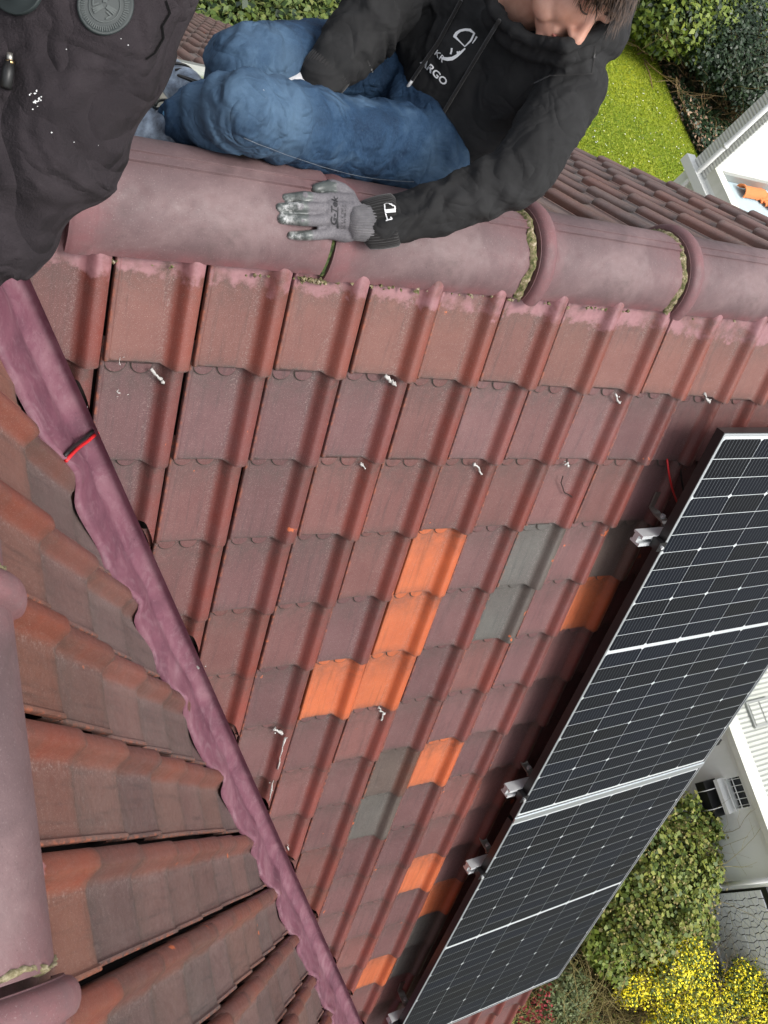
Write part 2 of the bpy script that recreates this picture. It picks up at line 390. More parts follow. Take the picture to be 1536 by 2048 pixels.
# plan line of the valley, edges of the lining
def m_edge(v, du=0.): return pf(.494 * v - 1.8065 + du, v, .15)
ea, eb = m_edge(-.4), m_edge(4.5); ed = eb - ea
NO_M = Vector((-(-ed[1]), -ed[0], 0)).normalized()           # horizontal normal, pointing to the valley side
if NO_M.x > 0: NO_M = -NO_M
PL_M = (Vector(ea), NO_M)
specials = {(5, 4): 'orange', (5, 5): 'orange', (5, 6): 'orange', (4, 6): 'orange', (9, 5): 'orange', (7, 8): 'orange', (8, 11): 'orange', (9, 12): 'orange', (8, 14): 'orange',
            (7, 4): 'grey', (7, 5): 'grey', (6, 9): 'grey', (6, 8): 'brown', (9, 4): 'brown', (9, 13): 'grey', (9, 14): 'grey'}
def put_tile(me, M, parent, color, label=None):
    o = bpy.data.objects.new('roof_tile', me); COL.objects.link(o); o.parent = parent; o.matrix_basis = M; o.color = color
    if label: o['label'] = label
    return o
hid = MB()
hidden = []
for r in range(1, 23):
    for c in range(-3, 17):
        u0, v0 = uv_main(c, r); u1, v1 = uv_main(c + 1, r); up_ = uv_main(c, r - 1)
        if u0 > 1.12: continue
        o = pf(u0, v0, .168); right = pf(u1, v1, .168) - o; up = pf(*up_, .168) - o
        M = frame(o, right, up)
        sx = np.linalg.norm(right) / TW; sy = min(1.06, max(.94, np.linalg.norm(up) / TL))
        M = M @ Matrix.Diagonal((sx, sy, 1, 1))
        sd_ = side(M, PL_M)
        if sd_ == 1: continue
        covered = u0 > .16 and u0 < .98 and .55 < v0 < 3.5
        if covered: hidden.append((M, tone('dark'))); continue
        k = specials.get((c, r), 'red' if r == 1 else ('dark' if random.random() > .05 else 'red'))
        me = ME_TILE_P if r == 1 else ME_TILE
        if r == 1 and c < 0: k = 'dark'
        if sd_ == 0:
            me = clip_mesh(me, M, [PL_M])
            if me is None: continue
        lab = {'orange': 'bright orange replacement tile', 'grey': 'grey weathered tile'}.get(k)
        put_tile(me, M, deckM, tone(k), lab)
def join_tiles(name, items, parent, me0=None):
    V = np.empty((len(ME_TILE.vertices), 3), np.float32); ME_TILE.vertices.foreach_get('co', V.ravel()); V = V.astype(float)
    Fs = [tuple(p.vertices) for p in ME_TILE.polygons]; vs_, fs_, n = [], [], 0
    A = {k: np.empty(len(V), np.float32) for k in ('roll', 'grime_shade', 'edge', 'salt')}
    for k in A: ME_TILE.attributes[k].data.foreach_get('value', A[k])
    for M, _ in items:
        m_ = np.array(M); vs_.append(V @ m_[:3, :3].T + m_[:3, 3]); fs_ += [tuple(i + n for i in f) for f in Fs]; n += len(V)
    me = bpy.data.meshes.new(name); me.from_pydata(np.concatenate(vs_).tolist(), [], fs_); me.update(); me.materials.append(M_TILE)
    me.polygons.foreach_set('use_smooth', [True] * len(me.polygons)); me.set_sharp_from_angle(angle=math.radians(48))
    for k in A: setattr_f(me, k, np.tile(A[k], len(items)))
    o = bpy.data.objects.new(name, me); COL.objects.link(o); o.parent = parent; o.color = items[0][1]; tag(o, kind='stuff'); return o
join_tiles('roof_tiles', hidden, deckM)

# --- cross-gable slope (left), pitch 60.2 degrees
T2 = math.radians(60.2); C2, S2 = math.cos(T2), math.sin(T2)
def lx(x, y, lift=0.): return np.array([x + lift * S2, y, H - 3.70955 - 1.74695 * x + lift * C2])
def l_edge(y): return -.952 * y - 2.123
deckL = mesh('roof_slope', [lx(-2.1, -.05, -.055), lx(-2.1, -4.8, -.055), lx(2.4, -4.8, -.055), lx(-2.0, -.05, -.055)], [(0, 1, 2, 3)], M_DECK, house)
vd = Vector((-.952, 1, 0)).normalized(); NO_L = Vector((vd.y, -vd.x, 0)); NO_L = NO_L if NO_L.x > 0 else -NO_L
PL_L = (Vector((l_edge(-1.) - .108, -1., 0)), NO_L)
dn2 = np.array([C2, 0, -S2])
for c in range(-15, 4):
    y0 = -.58 + c * .1775                                         # left edge of this column; its gap lies at y0 + W
    for r in range(0, 28):
        x0 = -1.957 + r * .240 * C2
        o = lx(x0, y0 - .1775, -.018)
        M = frame(o, (0, 1, 0), -dn2) @ Matrix.Diagonal((.1775 / TW, 1, 1, 1))
        sd_ = side(M, PL_L)
        if sd_ == 1 or y0 < -3.4: continue
        k = 'rust' if r == 0 else 'left'
        me = ME_TILE_P if r == 0 else ME_TILE
        if sd_ == 0:
            me = clip_mesh(me, M, [PL_L])
            if me is None: continue
        put_tile(me, M, deckL, tone(k))
lw2 = MB(); lw2.add([lx(-2.17, -.05, -.05), lx(-2.17, -4.9, -.05), (-5.9, -4.9, H - 6.2), (-5.9, -.05, H - 6.2)], [(0, 1, 2, 3)])
lw2.build('roof_slope', M_TILE, house)

# --- rear slope, pitch 35.8 degrees
nd = np.array([0, math.cos(ALN), -math.sin(ALN)])
def npt(x, d, lift=0.): return np.array([x, 0, H - .07]) + nd * d + lift * np.array([0, math.sin(ALN), math.cos(ALN)])
deckN = mesh('roof_slope', [npt(-7.4, .1, -.055), npt(1.36, .1, -.055), npt(1.36, 9.9, -.055), npt(-7.4, 9.9, -.055)], [(0, 1, 2, 3)], M_DECK, house)
nose = on_n(1090, 395); xn = nose[0]; dn0 = np.linalg.norm(nose - np.array([nose[0], 0, H - .07]))
far = []; near = []
for c in range(-26, 10):
    xr = xn + c * TW
    if xr > 1.40 or xr < -4.2: continue
    for r in range(0, 40):
        d = dn0 + .005 + r * .240
        if d > 9.9: break
        o = npt(xr, d, -.018)
        M = frame(o, (-1, 0, 0), -nd)
        fade = (xr > -.9 and d < 1.3)
        # roof window opening
        if -1.62 < xr - TW * .5 < -.78 and .50 < d < 1.78: continue
        (near if fade else far).append((M, tone('far')))
for M, t in near: put_tile(ME_TILE, M, deckN, t)
random.shuffle(far)
n3 = len(far) // 3
for part in (far[:n3], far[n3:2 * n3], far[2 * n3:]):
    join_tiles('roof_tiles', part, deckN).color = tone('far')

# --- roof window in the rear slope
M_GLASSROOF = mat('roof_window_glass', (.42, .50, .40), .12, 0., .8); g = N(M_GLASSROOF)
g.color(g.ramp(g.noise(9, g.map(g.coord('Object'), (1, 4, 1)), 4), [(.3, (.30, .38, .29)), (.7, (.55, .62, .52))]))
M_FLASH = mat('grey_flashing', (.33, .34, .32), .45, .3); M_LEAD = speckle('pale_flashing', [(.42, .40, .33), (.55, .53, .45), (.66, .64, .56)], 40, .6, .3, .004)
rw = empty('roof_window', npt(-1.2, 1.1), 'pale roof window with grey metal frame behind the seated worker', 'roof window')
def nbox(x0, x1, d0, d1, l0, l1):
    b = MB(); b.box(npt(x0, d0, l0), (x1 - x0, 0, 0), nd * (d1 - d0), npt(0, 0, l1) - npt(0, 0, l0)); return b
nbox(-1.58, -.82, .52, .80, -.05, .012).build('frame', M_LEAD, rw)
nbox(-1.60, -.80, .80, .92, -.05, .05).build('hood', M_FLASH, rw)
nbox(-1.60, -1.53, .90, 1.62, -.05, .045).build('frame', M_FLASH, rw); nbox(-.87, -.80, .90, 1.62, -.05, .045).build('frame', M_FLASH, rw)
nbox(-1.60, -.80, 1.62, 1.72, -.05, .045).build('frame', M_FLASH, rw)
nbox(-1.53, -.87, .90, 1.62, -.03, .03).build('pane', M_GLASSROOF, rw)

# --- ridge caps
def cap_mesh(length, r0, bead, rib=True, squash=1.0, n=56, skirt=.035, lead=.0):
    """half-round ridge tile along +x from 0; bead = flared collar at x=0. returns V, F, pink"""
    xs = [-.002, .0, .003, .008, .015, .0225, .030, .037, .042, .045, .047, .060, .09, length * .35, length * .65, length - .03, length]
    V, Pk = [], []
    AN = sorted(list(np.linspace(0, math.pi, n - 7)) + [1.488, 1.492, 1.520, 1.524, 1.676, 1.680, 1.708, 1.712])
    for x in xs:
        f = 0.
        if bead and x < .046: f = bead * (.25 + .75 * math.sqrt(max(0, 1 - ((x - .0225) / .0225) ** 2)))
        for k in range(n + 1):
            a = AN[k]                                              # 0 = near edge (-y), pi = far edge
            rr = r0 + f - .004 * (x / length)
            y = -math.cos(a) * rr; z = math.sin(a) * rr * squash
            ribh = (.0050 if 1.490 < a < 1.710 else 0) - (.0028 if 1.522 < a < 1.678 else 0) if (rib and x > .05) else 0
            z += ribh
            V.append((x, y, z)); e = min(a, math.pi - a) * rr
            Pk.append(max(math.exp(-(e / .022) ** 2), .8 * math.exp(-((x - .02) / .05) ** 2) if bead else 0, .75 * math.exp(-((x - length) / .035) ** 2)))
    m_ = n + 1; Fs = []
    for j in range(len(xs) - 1):
        for i in range(n): Fs.append((j * m_ + i, j * m_ + i + 1, (j + 1) * m_ + i + 1, (j + 1) * m_ + i))
    # inner wall so that the edge shows its thickness
    b = len(V)
    for j, x in enumerate(xs):
        for k in range(m_):
            v = V[j * m_ + k]; l = math.hypot(v[1], v[2]) or 1; V.append((v[0], v[1] * (1 - .014 / l), v[2] * (1 - .014 / l))); Pk.append(Pk[j * m_ + k])
    for j in range(len(xs) - 1):
        for i in range(n): Fs.append((b + j * m_ + i, b + (j + 1) * m_ + i, b + (j + 1) * m_ + i + 1, b + j * m_ + i + 1))
        Fs.append((j * m_, (j + 1) * m_, b + (j + 1) * m_, b + j * m_)); Fs.append((j * m_ + n, b + j * m_ + n, b + (j + 1) * m_ + n, (j + 1) * m_ + n))
    J = len(xs) - 1
    for i in range(n):
        Fs.append((i, b + i, b + i + 1, i + 1)); Fs.append((J * m_ + i, J * m_ + i + 1, b + J * m_ + i + 1, b + J * m_ + i))
    return V, Fs, Pk
def put_cap(o, xdir, length, bead, tilt=0., r0=.121, rib=True, roll=0.):
    V, Fs, Pk = cap_mesh(length, r0, bead, rib)
    x = Vector(xdir).normalized(); z = Vector((0, 0, 1)); y = z.cross(x)
    M = Matrix.Identity(4)
    for i in range(3): M[i][0] = x[i]; M[i][1] = y[i]; M[i][2] = z[i]; M[i][3] = o[i]
    M = M @ Matrix.Rotation(tilt, 4, 'Y') @ Matrix.Rotation(roll, 4, 'X')
    ob = mesh('ridge_cap', V, Fs, M_RIDGE, house, True, 50); setattr_f(ob.data, 'pink', Pk)
    ob.matrix_parent_inverse = Matrix.Identity(4); ob.matrix_basis = Matrix.Translation(-Vector(WLOC[house.name])) @ M
    return ob
def mortar_ring(name, o, xdir, r, width, mtl, a0=.02, a1=math.pi - .02, n=46):
    x = np.array(xdir, float); y = np.cross([0, 0, 1], x); z = np.array([0, 0, 1.]); V = []; Fs = []; K = 5
    for i in range(n):
        a = a0 + (a1 - a0) * i / (n - 1); w = width * (1 + .35 * math.sin(5 * a + 1.3) * math.sin(11 * a)); jx = .004 * math.sin(7 * a + 2.)
        for k in range(K):
            t = k / (K - 1); h = r + .008 * math.sin(math.pi * t) ** .6 + random.uniform(-.003, .0035)
            V.append(np.array(o) + x * (jx + (t - .5) * w) - y * math.cos(a) * h + z * math.sin(a) * h)
    for i in range(n - 1):
        for k in range(K - 1): Fs.append((i * K + k, i * K + k + 1, (i + 1) * K + k + 1, (i + 1) * K + k))
    return mesh(name, V, Fs, mtl, house, True)
ZR = H - .203
joints = [(-3.0, .012, .0), (-2.44, .016, .0), (-1.865, .004, .012), (-1.338, .004, .0), (-.800, .021, .004), (-.275, .021, .002), (.262, .021, 0.), (.79, .021, 0.)]
for i, (x, bead, dz) in enumerate(joints):
    L_ = (joints[i + 1][0] if i + 1 < len(joints) else 1.36) - x - (.012 if i != 2 else .016)
    put_cap((x, 0, ZR + dz), (1, 0, 0), L_, bead, tilt=(-.004 if i == 2 else .001), r0=.121 if i > 2 else .124, roll=.0)
for x, _, _ in joints[4:]: mortar_ring('mortar_band', (x - .016, 0, ZR), (1, 0, 0), .117, .022, M_MORTAR)
mortar_ring('moss_joint', (-1.345, 0, ZR), (1, 0, 0), .108, .024, M_MOSS)
# gable ridge of the left slope
XL, ZL = -2.172, H - .105 - .012
for y, L_ in ((-.30, .455), (-.765, .485), (-1.262, .50), (-1.775, .5), (-2.29, .5), (-2.80, .5), (-3.31, .5), (-3.82, .5)):
    put_cap((XL, y, ZL), (0, -1, 0), L_, .021, r0=.128, rib=False)
for y in (-.765, -1.262, -1.775): mortar_ring('mortar_band', (XL, y - .070 if False else y + .018, ZL), (0, -1, 0), .1185, .012, M_CREAM)
# moss and crumbs along the lower edge of the caps
mb = MB()
for i in range(150):
    x = random.choice([random.uniform(-1.85, 1.2), random.gauss(-1.36, .02), random.uniform(-1.8, -.4)])
    p = np.array([x, -.1215 + random.gauss(0, .002), ZR - .004 + random.gauss(0, .003)]); s = random.uniform(.002, .0055)
    T = Matrix.Rotation(random.random() * 6, 3, 'X') @ Matrix.Rotation(random.random() * 6, 3, 'Y')
    vv = [(1, 0, 0), (0, 1, 0), (0, 0, 1), (-1, -.2, 0), (0, -1, .3), (.2, 0, -1)]
    mb.add([p + np.array(T @ Vector(a)) * s * (2. if k == 0 else 1) for k, a in enumerate(vv)], [(0, 1, 2), (1, 3, 2), (3, 4, 2), (4, 0, 2), (1, 0, 5), (3, 1, 5), (4, 3, 5), (0, 4, 5)])
tag(mb.build('moss_crumbs', M_MORTAR, house), kind='stuff')

# --- valley lining: painted lead dressed into the trough and over the left tiles
def valley():
    n, K = 300, 17; V = []; Fs = []
    for i in range(n):
        t = i / (n - 1); v = -.50 + t * 5.4
        P0 = pf(.494 * v - 1.8065 + .003, v, .118)
        E0 = pf(.494 * v - 1.8065 - .005, v, .145)
        y = E0[1]; xb = l_edge(y); B = np.array([xb, y, H - 3.70955 - 1.74695 * xb - .006])
        yl = y - .085; off = .148 + .085 * max(0, -yl - 1.2) + .05 * max(0, yl + .55)
        s_ = (yl + .58) / .1775; wav = .005 * math.sin(2 * math.pi * s_ + 1.1) + .006 * math.sin(4.7 * math.pi * s_ + .4) + .004 * math.sin(13.1 * s_)
        xe = l_edge(yl) - off - wav
        ph = s_ % 1.0; rollh = .026 * math.exp(-(((ph - .83 + .5) % 1 - .5) / .12) ** 2)
        P2 = lx(xe, yl, .003 + rollh)
        V.append(P0)
        for k in range(K):
            a = k / (K - 1); q = (1 - a) ** 2 * E0 + 2 * a * (1 - a) * B + a * a * P2
            q = q + np.array([S2, 0, C2]) * (.012 * math.sin(math.pi * min(1, max(0, (a - .45) / .55))))
            bump = (.0018 * math.sin(9 * v + 2.2 * k * .3) + .0008 * math.sin(23 * v + k) + .0005 * math.sin(51 * v - 1.7 * k)) * math.sin(math.pi * min(1, a * 1.02))
            bump += .0025 * math.exp(-(((v * 1.9 + .04 * k) % 1 - .5) / .012) ** 2) * (a > .02)
            V.append(q + np.array([.45, -.45, .77]) * (bump + random.uniform(-.0003, .0003)))
        V.append(P2 + np.array([-.002, 0, -.004]) - np.array([S2, 0, C2]) * .006)
    W_ = K + 2
    for i in range(n - 1):
        for k in range(W_ - 1): Fs.append((i * W_ + k, i * W_ + k + 1, (i + 1) * W_ + k + 1, (i + 1) * W_ + k))
    return mesh('valley_lining', V, Fs, M_VALLEY, house, True)
VAL = valley()

# ------------------------------------------------------------------ small things on the roof
def on_m(px, py, w=.15):
    n = PW; p0 = pf(0, 0, w); d = ray(px, py); return CAM + d * (((p0 - CAM) @ n) / (d @ n))
OUT = -PW
def bez(P, n=24):
    P = [np.array(p, float) for p in P]; out = []
    for i in range(n + 1):
        t = i / n; Q = P
        while len(Q) > 1: Q = [(1 - t) * a + t * b for a, b in zip(Q, Q[1:])]
        out.append(Q[0])
    return out
def cable(name, P, r, m_, label): 
    return tag(MB().tube(bez(P), r, 8).build(name, m_, None, True), label, 'cable')
vo = np.array([.45, -.45, .77])
def on_valley(px, py, h=.0):
    p = on_m(px, py, .16); return p + h * vo
def bvh0(o): return BVHTree.FromPolygons([v.co for v in o.data.vertices], [tuple(p.vertices) for p in o.data.polygons])
TV = bvh0(VAL)
def lay0(px, py, lift):
    d = Vector(ray(px, py)); h, no, _, _ = TV.ray_cast(Vector(CAM), d); no = no if no.dot(d) < 0 else -no; return np.array(h + no * lift)
def smoothline(P, k=3):
    P = np.array(P)
    for _ in range(k): P[1:-1] = (P[:-2] + 2 * P[1:-1] + P[2:]) / 4
    return P
for nm, mt, dx, dy, lab in (('black_cable', M_CABLE, 0, 0, 'black cable lying across the purple valley beside the red one'), ('red_cable', M_RED, 4, 8, 'red cable lying across the purple valley beside the black one')):
    q = [lay0(x + dx, y + dy, l) for x, y, l in ((128, 912, .002), (133, 903, .006), (141, 893, .009), (150, 884, .011), (160, 876, .012), (170, 869, .010), (178, 864, .006))] + [on_m(184 + dx, 861 + dy, .138), on_m(192 + dx, 858 + dy, .150)]
    tag(MB().tube(smoothline(q), .0036, 8).build(nm, mt, None, True), lab, 'cable')
cable('red_cable', [on_m(1334, 918, .152), on_m(1337, 935, .13), on_m(1337, 958, .120), on_m(1346, 985, .125), on_m(1355, 1006, .14)], .0034, M_RED, 'short red cable dropping between tiles beside the upper panel corner')
cable('black_cable', [on_m(1358, 922, .152), on_m(1362, 945, .135), on_m(1364, 975, .13), on_m(1372, 1000, .14)], .0034, M_CABLE, 'short black cable between tiles beside the upper panel corner')
def smear(px, py, pts, r, w=None):
    w = w or (.122 if abs(pts[-1][1]) > 40 else .1485)
    b = MB(); P = [on_m(px + a, py + c, w) for a, c in pts]
    Q = []
    for a_, c_ in zip(P, P[1:]):
        for t_ in (0, .33, .66): Q.append(a_ + (c_ - a_) * t_ + np.array([random.gauss(0, .0016), random.gauss(0, .0016), random.gauss(0, .001)]))
    Q.append(P[-1]); b.tube(Q, [.75 * r * random.choice([.35, .55, .8, 1.0, 1.25]) for _ in Q], 7)
    for _ in range(3):
        q_ = random.choice(Q) + np.array([random.gauss(0, .006), random.gauss(0, .003), random.gauss(0, .003)]); b.tube([q_, q_ + np.array([.003, 0, .002])], r * .35, 5)
    b.build('sealant_smear', M_SEAL, house, True)
for px, py, pts, r in [(302, 738, [(0, 0), (8, 10), (18, 20), (26, 27)], .0045), (770, 752, [(0, 0), (8, 6), (16, 14), (24, 22)], .0070), (720, 928, [(0, 0), (8, 5), (14, 12)], .0050),
                       (948, 926, [(0, 0), (8, 10), (14, 20), (20, 30)], .0060), (1130, 930, [(0, 0), (5, -4), (8, 4)], .0050), (1230, 788, [(0, 0), (4, 12), (10, 18)], .0050), (1408, 786, [(0, 0), (4, 10), (10, 18), (14, 12)], .0060),
                       (756, 1414, [(0, 0), (6, 8), (12, 14), (6, 26)], .0078), (548, 1456, [(0, 0), (8, 6), (16, 10), (22, 18)], .0080), (569, 1476, [(0, 0), (-5, 25), (-14, 62)], .0042), (546, 1560, [(0, 0), (-3, 20), (-8, 42)], .0042),
                       (394, 1328, [(0, 0), (4, 8)], .004), (168, 812, [(0, 0), (8, 2)], .0035), (574, 1690, [(0, 0), (3, 10)], .003), (242, 716, [(0, 0), (-2, 14)], .0018), (236, 782, [(0, 0), (4, 4)], .002)]:
    smear(px, py, pts, r)
M_CRACK = mat('crack', (.02, .012, .01), .9)
for pts in ([(1126, 952), (1122, 965), (1129, 985), (1142, 992), (1152, 1002)], [(312, 752), (326, 768), (346, 778)], [(730, 955), (724, 975)]):
    MB().tube([on_m(a, b_, .1485) for a, b_ in pts], .0016, 5).build('crack', M_CRACK, house)

# ------------------------------------------------------------------ solar panels
PWD, PLN, GAPP = 1.134, 1.762, -.0013
def solar_panel(v0, label):
    e = empty('solar_panel', pf(PWD / 2, v0 + PLN / 2, .03), label, 'solar panel', 'solar panels on the roof')
    def bx(u0, u1, v0_, v1_, w0, w1): return MB().box(pf(u0, v0_, w0), PU * (u1 - u0), PV * (v1_ - v0_), PW * (w1 - w0))
    fr = MB(); t = .012
    for a in ((0, t, 0, PLN), (PWD - t, PWD, 0, PLN), (t, PWD - t, 0, t), (t, PWD - t, PLN - t, PLN)):
        fr.box(pf(a[0], v0 + a[2], .0), PU * (a[1] - a[0]), PV * (a[3] - a[2]), PW * .03)
    fr.build('frame', M_BLACK, e)
    lip = MB()
    for a in ((.003, .0105, .003, PLN - .003), (PWD - .0105, PWD - .003, .003, PLN - .003), (.0105, PWD - .0105, .003, .0105), (.0105, PWD - .0105, PLN - .0105, PLN - .003)):
        lip.box(pf(a[0], v0 + a[2], -.0012), PU * (a[1] - a[0]), PV * (a[3] - a[2]), PW * .0022)
    lip.build('frame_lip', M_LIP, e)
    bx(t, PWD - t, v0 + t, v0 + PLN - t, .0022, .006).build('backsheet', M_SHEET, e)
    if v0 == 0.: bx(.004, PWD - .004, PLN - .004, PLN + .022, -.004, .002).build('joint_strip', M_LIP, e)
    pu, pv = .1835, .0709; cw, ch, ch2 = .1810 / 2, .0683 / 2, .0080
    def cellmesh(k):                                               # thirds of a pseudo-square wafer: chamfers on one side only
        P = [(-cw, -ch), (cw, -ch), (cw, ch), (-cw, ch)]
        if k == 0: P = [(-cw, -ch + ch2), (-cw + ch2, -ch), (cw - ch2, -ch), (cw, -ch + ch2), (cw, ch), (-cw, ch)]
        if k == 2: P = [(-cw, -ch), (cw, -ch), (cw, ch - ch2), (cw - ch2, ch), (-cw + ch2, ch), (-cw, ch - ch2)]
        P = [(a, -b) for a, b in P][::-1]
        n = len(P); V = [(a, b, 0) for a, b in P] + [(a, b, -.0006) for a, b in P]
        me = bpy.data.meshes.new('solar_cell'); me.from_pydata(V, [], [tuple(range(n))] + [(i, i + n, (i + 1) % n + n, (i + 1) % n) for i in range(n)]); me.update(); me.materials.append(M_CELL); return me
    for k in range(24):
        vc = v0 + .023 + (k + .5) * pv + (.0145 if k >= 12 else 0)
        for j in range(6):
            uc = .0165 + (j + .5) * pu
            o = bpy.data.objects.new('solar_cell', CM[k % 3] if CM else None) if CM else None
            if o is None:
                for q in range(3): CM.append(cellmesh(q))
                o = bpy.data.objects.new('solar_cell', CM[k % 3])
            COL.objects.link(o); o.parent = e
            p = pf(uc, vc, .0014); M = Matrix.Identity(4)
            for i in range(3): M[i][0] = PU[i]; M[i][1] = -PV[i]; M[i][2] = OUT[i]; M[i][3] = p[i] - WLOC[e.name][i]
            o.matrix_basis = M
    return e
CM = []
solar_panel(0., 'upper solar panel of black cells, its top corner by the red cable')
solar_panel(PLN + .0187, 'lower solar panel of black cells, reaching down over the garden')
# rails, clamps and hooks
RAIL = [(-.02, 0), (-.02, .04), (-.008, .04), (-.008, .034), (-.013, .034), (-.013, .024), (.013, .024), (.013, .034), (.008, .034), (.008, .04), (.02, .04), (.02, 0), (.012, 0), (.012, .006), (-.012, .006), (-.012, 0)]
for i, (v, u0) in enumerate([(.418, -.070), (1.633, -.062), (2.118, -.050), (3.318, -.034)]):
    nm = ['topmost of the four aluminium rails under the panels', 'second aluminium rail from the top, under the joint of the panels', 'third aluminium rail from the top, below the panel joint', 'lowest of the four aluminium rails, at the bottom edge of the picture'][i]
    e = empty('mounting_rail', pf(u0, v, .08), nm, 'rail', 'panel mounting rails')
    MB().extr(RAIL, pf(u0, v, .072), PV, -PW, PU * (1.19 - u0)).build('rail_profile', M_ALU, e)
    cl = MB(); cl.box(pf(-.022, v - .017, .0), PU * .021, PV * .034, PW * .031); cl.box(pf(-.024, v - .017, -.004), PU * .032, PV * .034, PW * .0035); cl.build('end_clamp', M_BLACK, e)
    MB().tube([pf(-.010, v, -.004), pf(-.010, v, -.011)], .0062, 8).build('bolt', M_ALU, e)
    MB().tube([pf(-.012, v, .03), pf(-.012, v, .05)], .004, 6).build('bolt', M_ALU, e)
    c2 = MB(); c2.box(pf(PWD + .001, v - .017, .0), PU * .021, PV * .034, PW * .031); c2.build('end_clamp', M_BLACK, e)
    hk = empty('roof_hook', pf(.09, v - .06, .15), ['steel roof hook above the topmost rail', 'steel roof hook above the second rail', 'steel roof hook above the third rail', 'steel roof hook above the lowest rail'][i], 'roof hook', 'roof hooks')
    b = MB(); P = [(-.10, .150), (-.045, .146), (-.038, .12), (-.036, .085), (-.030, .074), (-.022, .074)]
    for (a0, w0), (a1, w1) in zip(P, P[1:]):
        q0, q1 = pf(.055, v + a0, w0), pf(.055, v + a1, w1); d_ = q1 - q0; nn = np.cross(PU, d_); nn = nn / np.linalg.norm(nn) * .006
        b.box(q0, PU * .032, d_ * 1.06, nn)
    b.build('arm', M_STEEL, hk)
    MB().tube([pf(.071, v - .034, .098), pf(.071, v - .047, .098)], .0085, 8).build('bolt', M_ALU, hk)

# ------------------------------------------------------------------ people
def wrinkles(g, v, scale, dist, strength):
    """soft rolling folds with a few sharp pinches"""
    a = g.math('ABSOLUTE', g.math('SUBTRACT', g.noise(scale, g.map(v, (1, .55, .8), (3, 1, 2), (.4, .2, .7)), 2, .45, 1.1), .5))
    b = g.math('ABSOLUTE', g.math('SUBTRACT', g.noise(scale * 1.9, g.map(v, (.6, 1, 1), (0, 0, 0), (.2, .9, .3)), 2, .4, .8), .5))
    return g.bump(g.math('ADD', a, g.math('MULTIPLY', b, .45)), strength, dist)
def fabric(name, cols, scale=6, fine=900, bump=.35, rough=.9, sheen=.3, fd=.0012, big=None):
    m = mat(name, rough=rough, spec=.25); g = N(m); v = g.coord('Object')
    c = g.ramp(g.noise(scale, v, 6, .62), [(.3, cols[0]), (.5, cols[1]), (.72, cols[2])])
    g.color(c); nn = None
    if big: nn = wrinkles(g, v, *big)
    g.normal(g.bump(g.math('ADD', g.noise(fine, v, 3, .7), g.math('MULTIPLY', g.noise(fine * .18, v, 3), .8)), bump, fd, nn))
    g.b.inputs['Sheen Weight'].default_value = sheen; g.b.inputs['Sheen Roughness'].default_value = .5; return m
M_HOOD = fabric('black_sweatshirt', [(.016, .016, .0165), (.021, .021, .0215), (.030, .030, .031)], 7, 1100, .3, .92, .0, .0012, (8, .050, .6))
M_RIB = fabric('ribbed_knit', [(.011, .010, .010), (.015, .014, .014), (.021, .020, .020)], 9, 900, .3)
M_FLEECE = fabric('plum_black_fleece', [(.019, .0155, .018), (.026, .021, .024), (.040, .033, .037)], 14, 420, .8, .97, .0, .0016, (8, .075, .9))
def denim():
    m = mat('blue_denim', rough=.85, spec=.2); g = N(m); v = g.coord('Object')
    c = g.ramp(g.noise(7, v, 6, .62, .4), [(.30, (.006, .016, .038)), (.5, (.019, .047, .096)), (.68, (.068, .120, .190))])
    c = g.mix(g.ramp(g.noise(1., g.map(v, (300, 300, 40)), 3, .6), [(.4, 0.), (.75, .3)]), c, (.065, .12, .195))
    c = g.mix(g.ramp(g.noise(9, v, 4, .5), [(.70, 0.), (.80, .45)]), c, (.045, .05, .045))
    c = g.mix(g.attr('wear'), c, (.13, .21, .30))
    c = g.mix(g.ramp(g.noise(150, v, 3, .8), [(.745, 0.), (.77, .8)]), c, (.6, .62, .6))
    g.color(c); g.normal(g.bump(g.math('ADD', g.noise(800, v, 2, .7), g.math('MULTIPLY', g.noise(40, v, 4), 1.6)), .4, .0016, wrinkles(g, v, 12, .034, .8))); return m
M_DENIM = denim()
M_SKIN = mat('skin', (.50, .25, .17), .48); g = N(M_SKIN); v_ = g.coord('Object')
g.color(g.ramp(g.noise(22, v_, 5, .6), [(.3, (.52, .25, .175)), (.55, (.60, .32, .235)), (.75, (.66, .39, .30))])); g.normal(g.bump(g.noise(260, v_, 4), .15, .0008))
g.b.inputs['Subsurface Weight'].default_value = .08; g.b.inputs['Subsurface Radius'].default_value = (.012, .004, .002)
M_LIP2 = mat('lips', (.42, .14, .11), .45)
M_HAIR = mat('brown_hair', (.05, .026, .014), .45); g = N(M_HAIR); g.color(g.ramp(g.noise(1., g.map(g.coord('Object'), (60, 60, 60)), 4), [(.35, (.022, .012, .007)), (.7, (.085, .046, .025))]))
def glove_material():
    m = mat('grey_coated_glove', rough=.6); g = N(m); v = g.coord('Object'); k = g.attr('coat')
    knit = g.ramp(g.noise(300, v, 3), [(.3, (.105, .098, .108)), (.7, (.165, .157, .168))])
    coat = g.ramp(g.noise(40, v, 5, .6), [(.3, (.060, .070, .067)), (.7, (.11, .122, .116))])
    kk = g.ramp(g.math('ADD', k, g.math('MULTIPLY', g.math('SUBTRACT', g.noise(55, v, 3), .5), .25)), [(.46, 0.), (.54, 1.)])
    c = g.mix(kk, knit, coat)
    c = g.mix(g.math('MULTIPLY', g.attr('chalk'), g.ramp(g.noise(95, v, 5, .75), [(.44, 0.), (.60, .85)])), c, (.60, .61, .60))
    g.color(c); r = g.new('ShaderNodeMix'); g.put(r.inputs[0], kk); r.inputs[2].default_value = .85; r.inputs[3].default_value = .3; g.rough(r.outputs[0])
    g.normal(g.bump(g.noise(420, v, 3), .3, .001)); return m
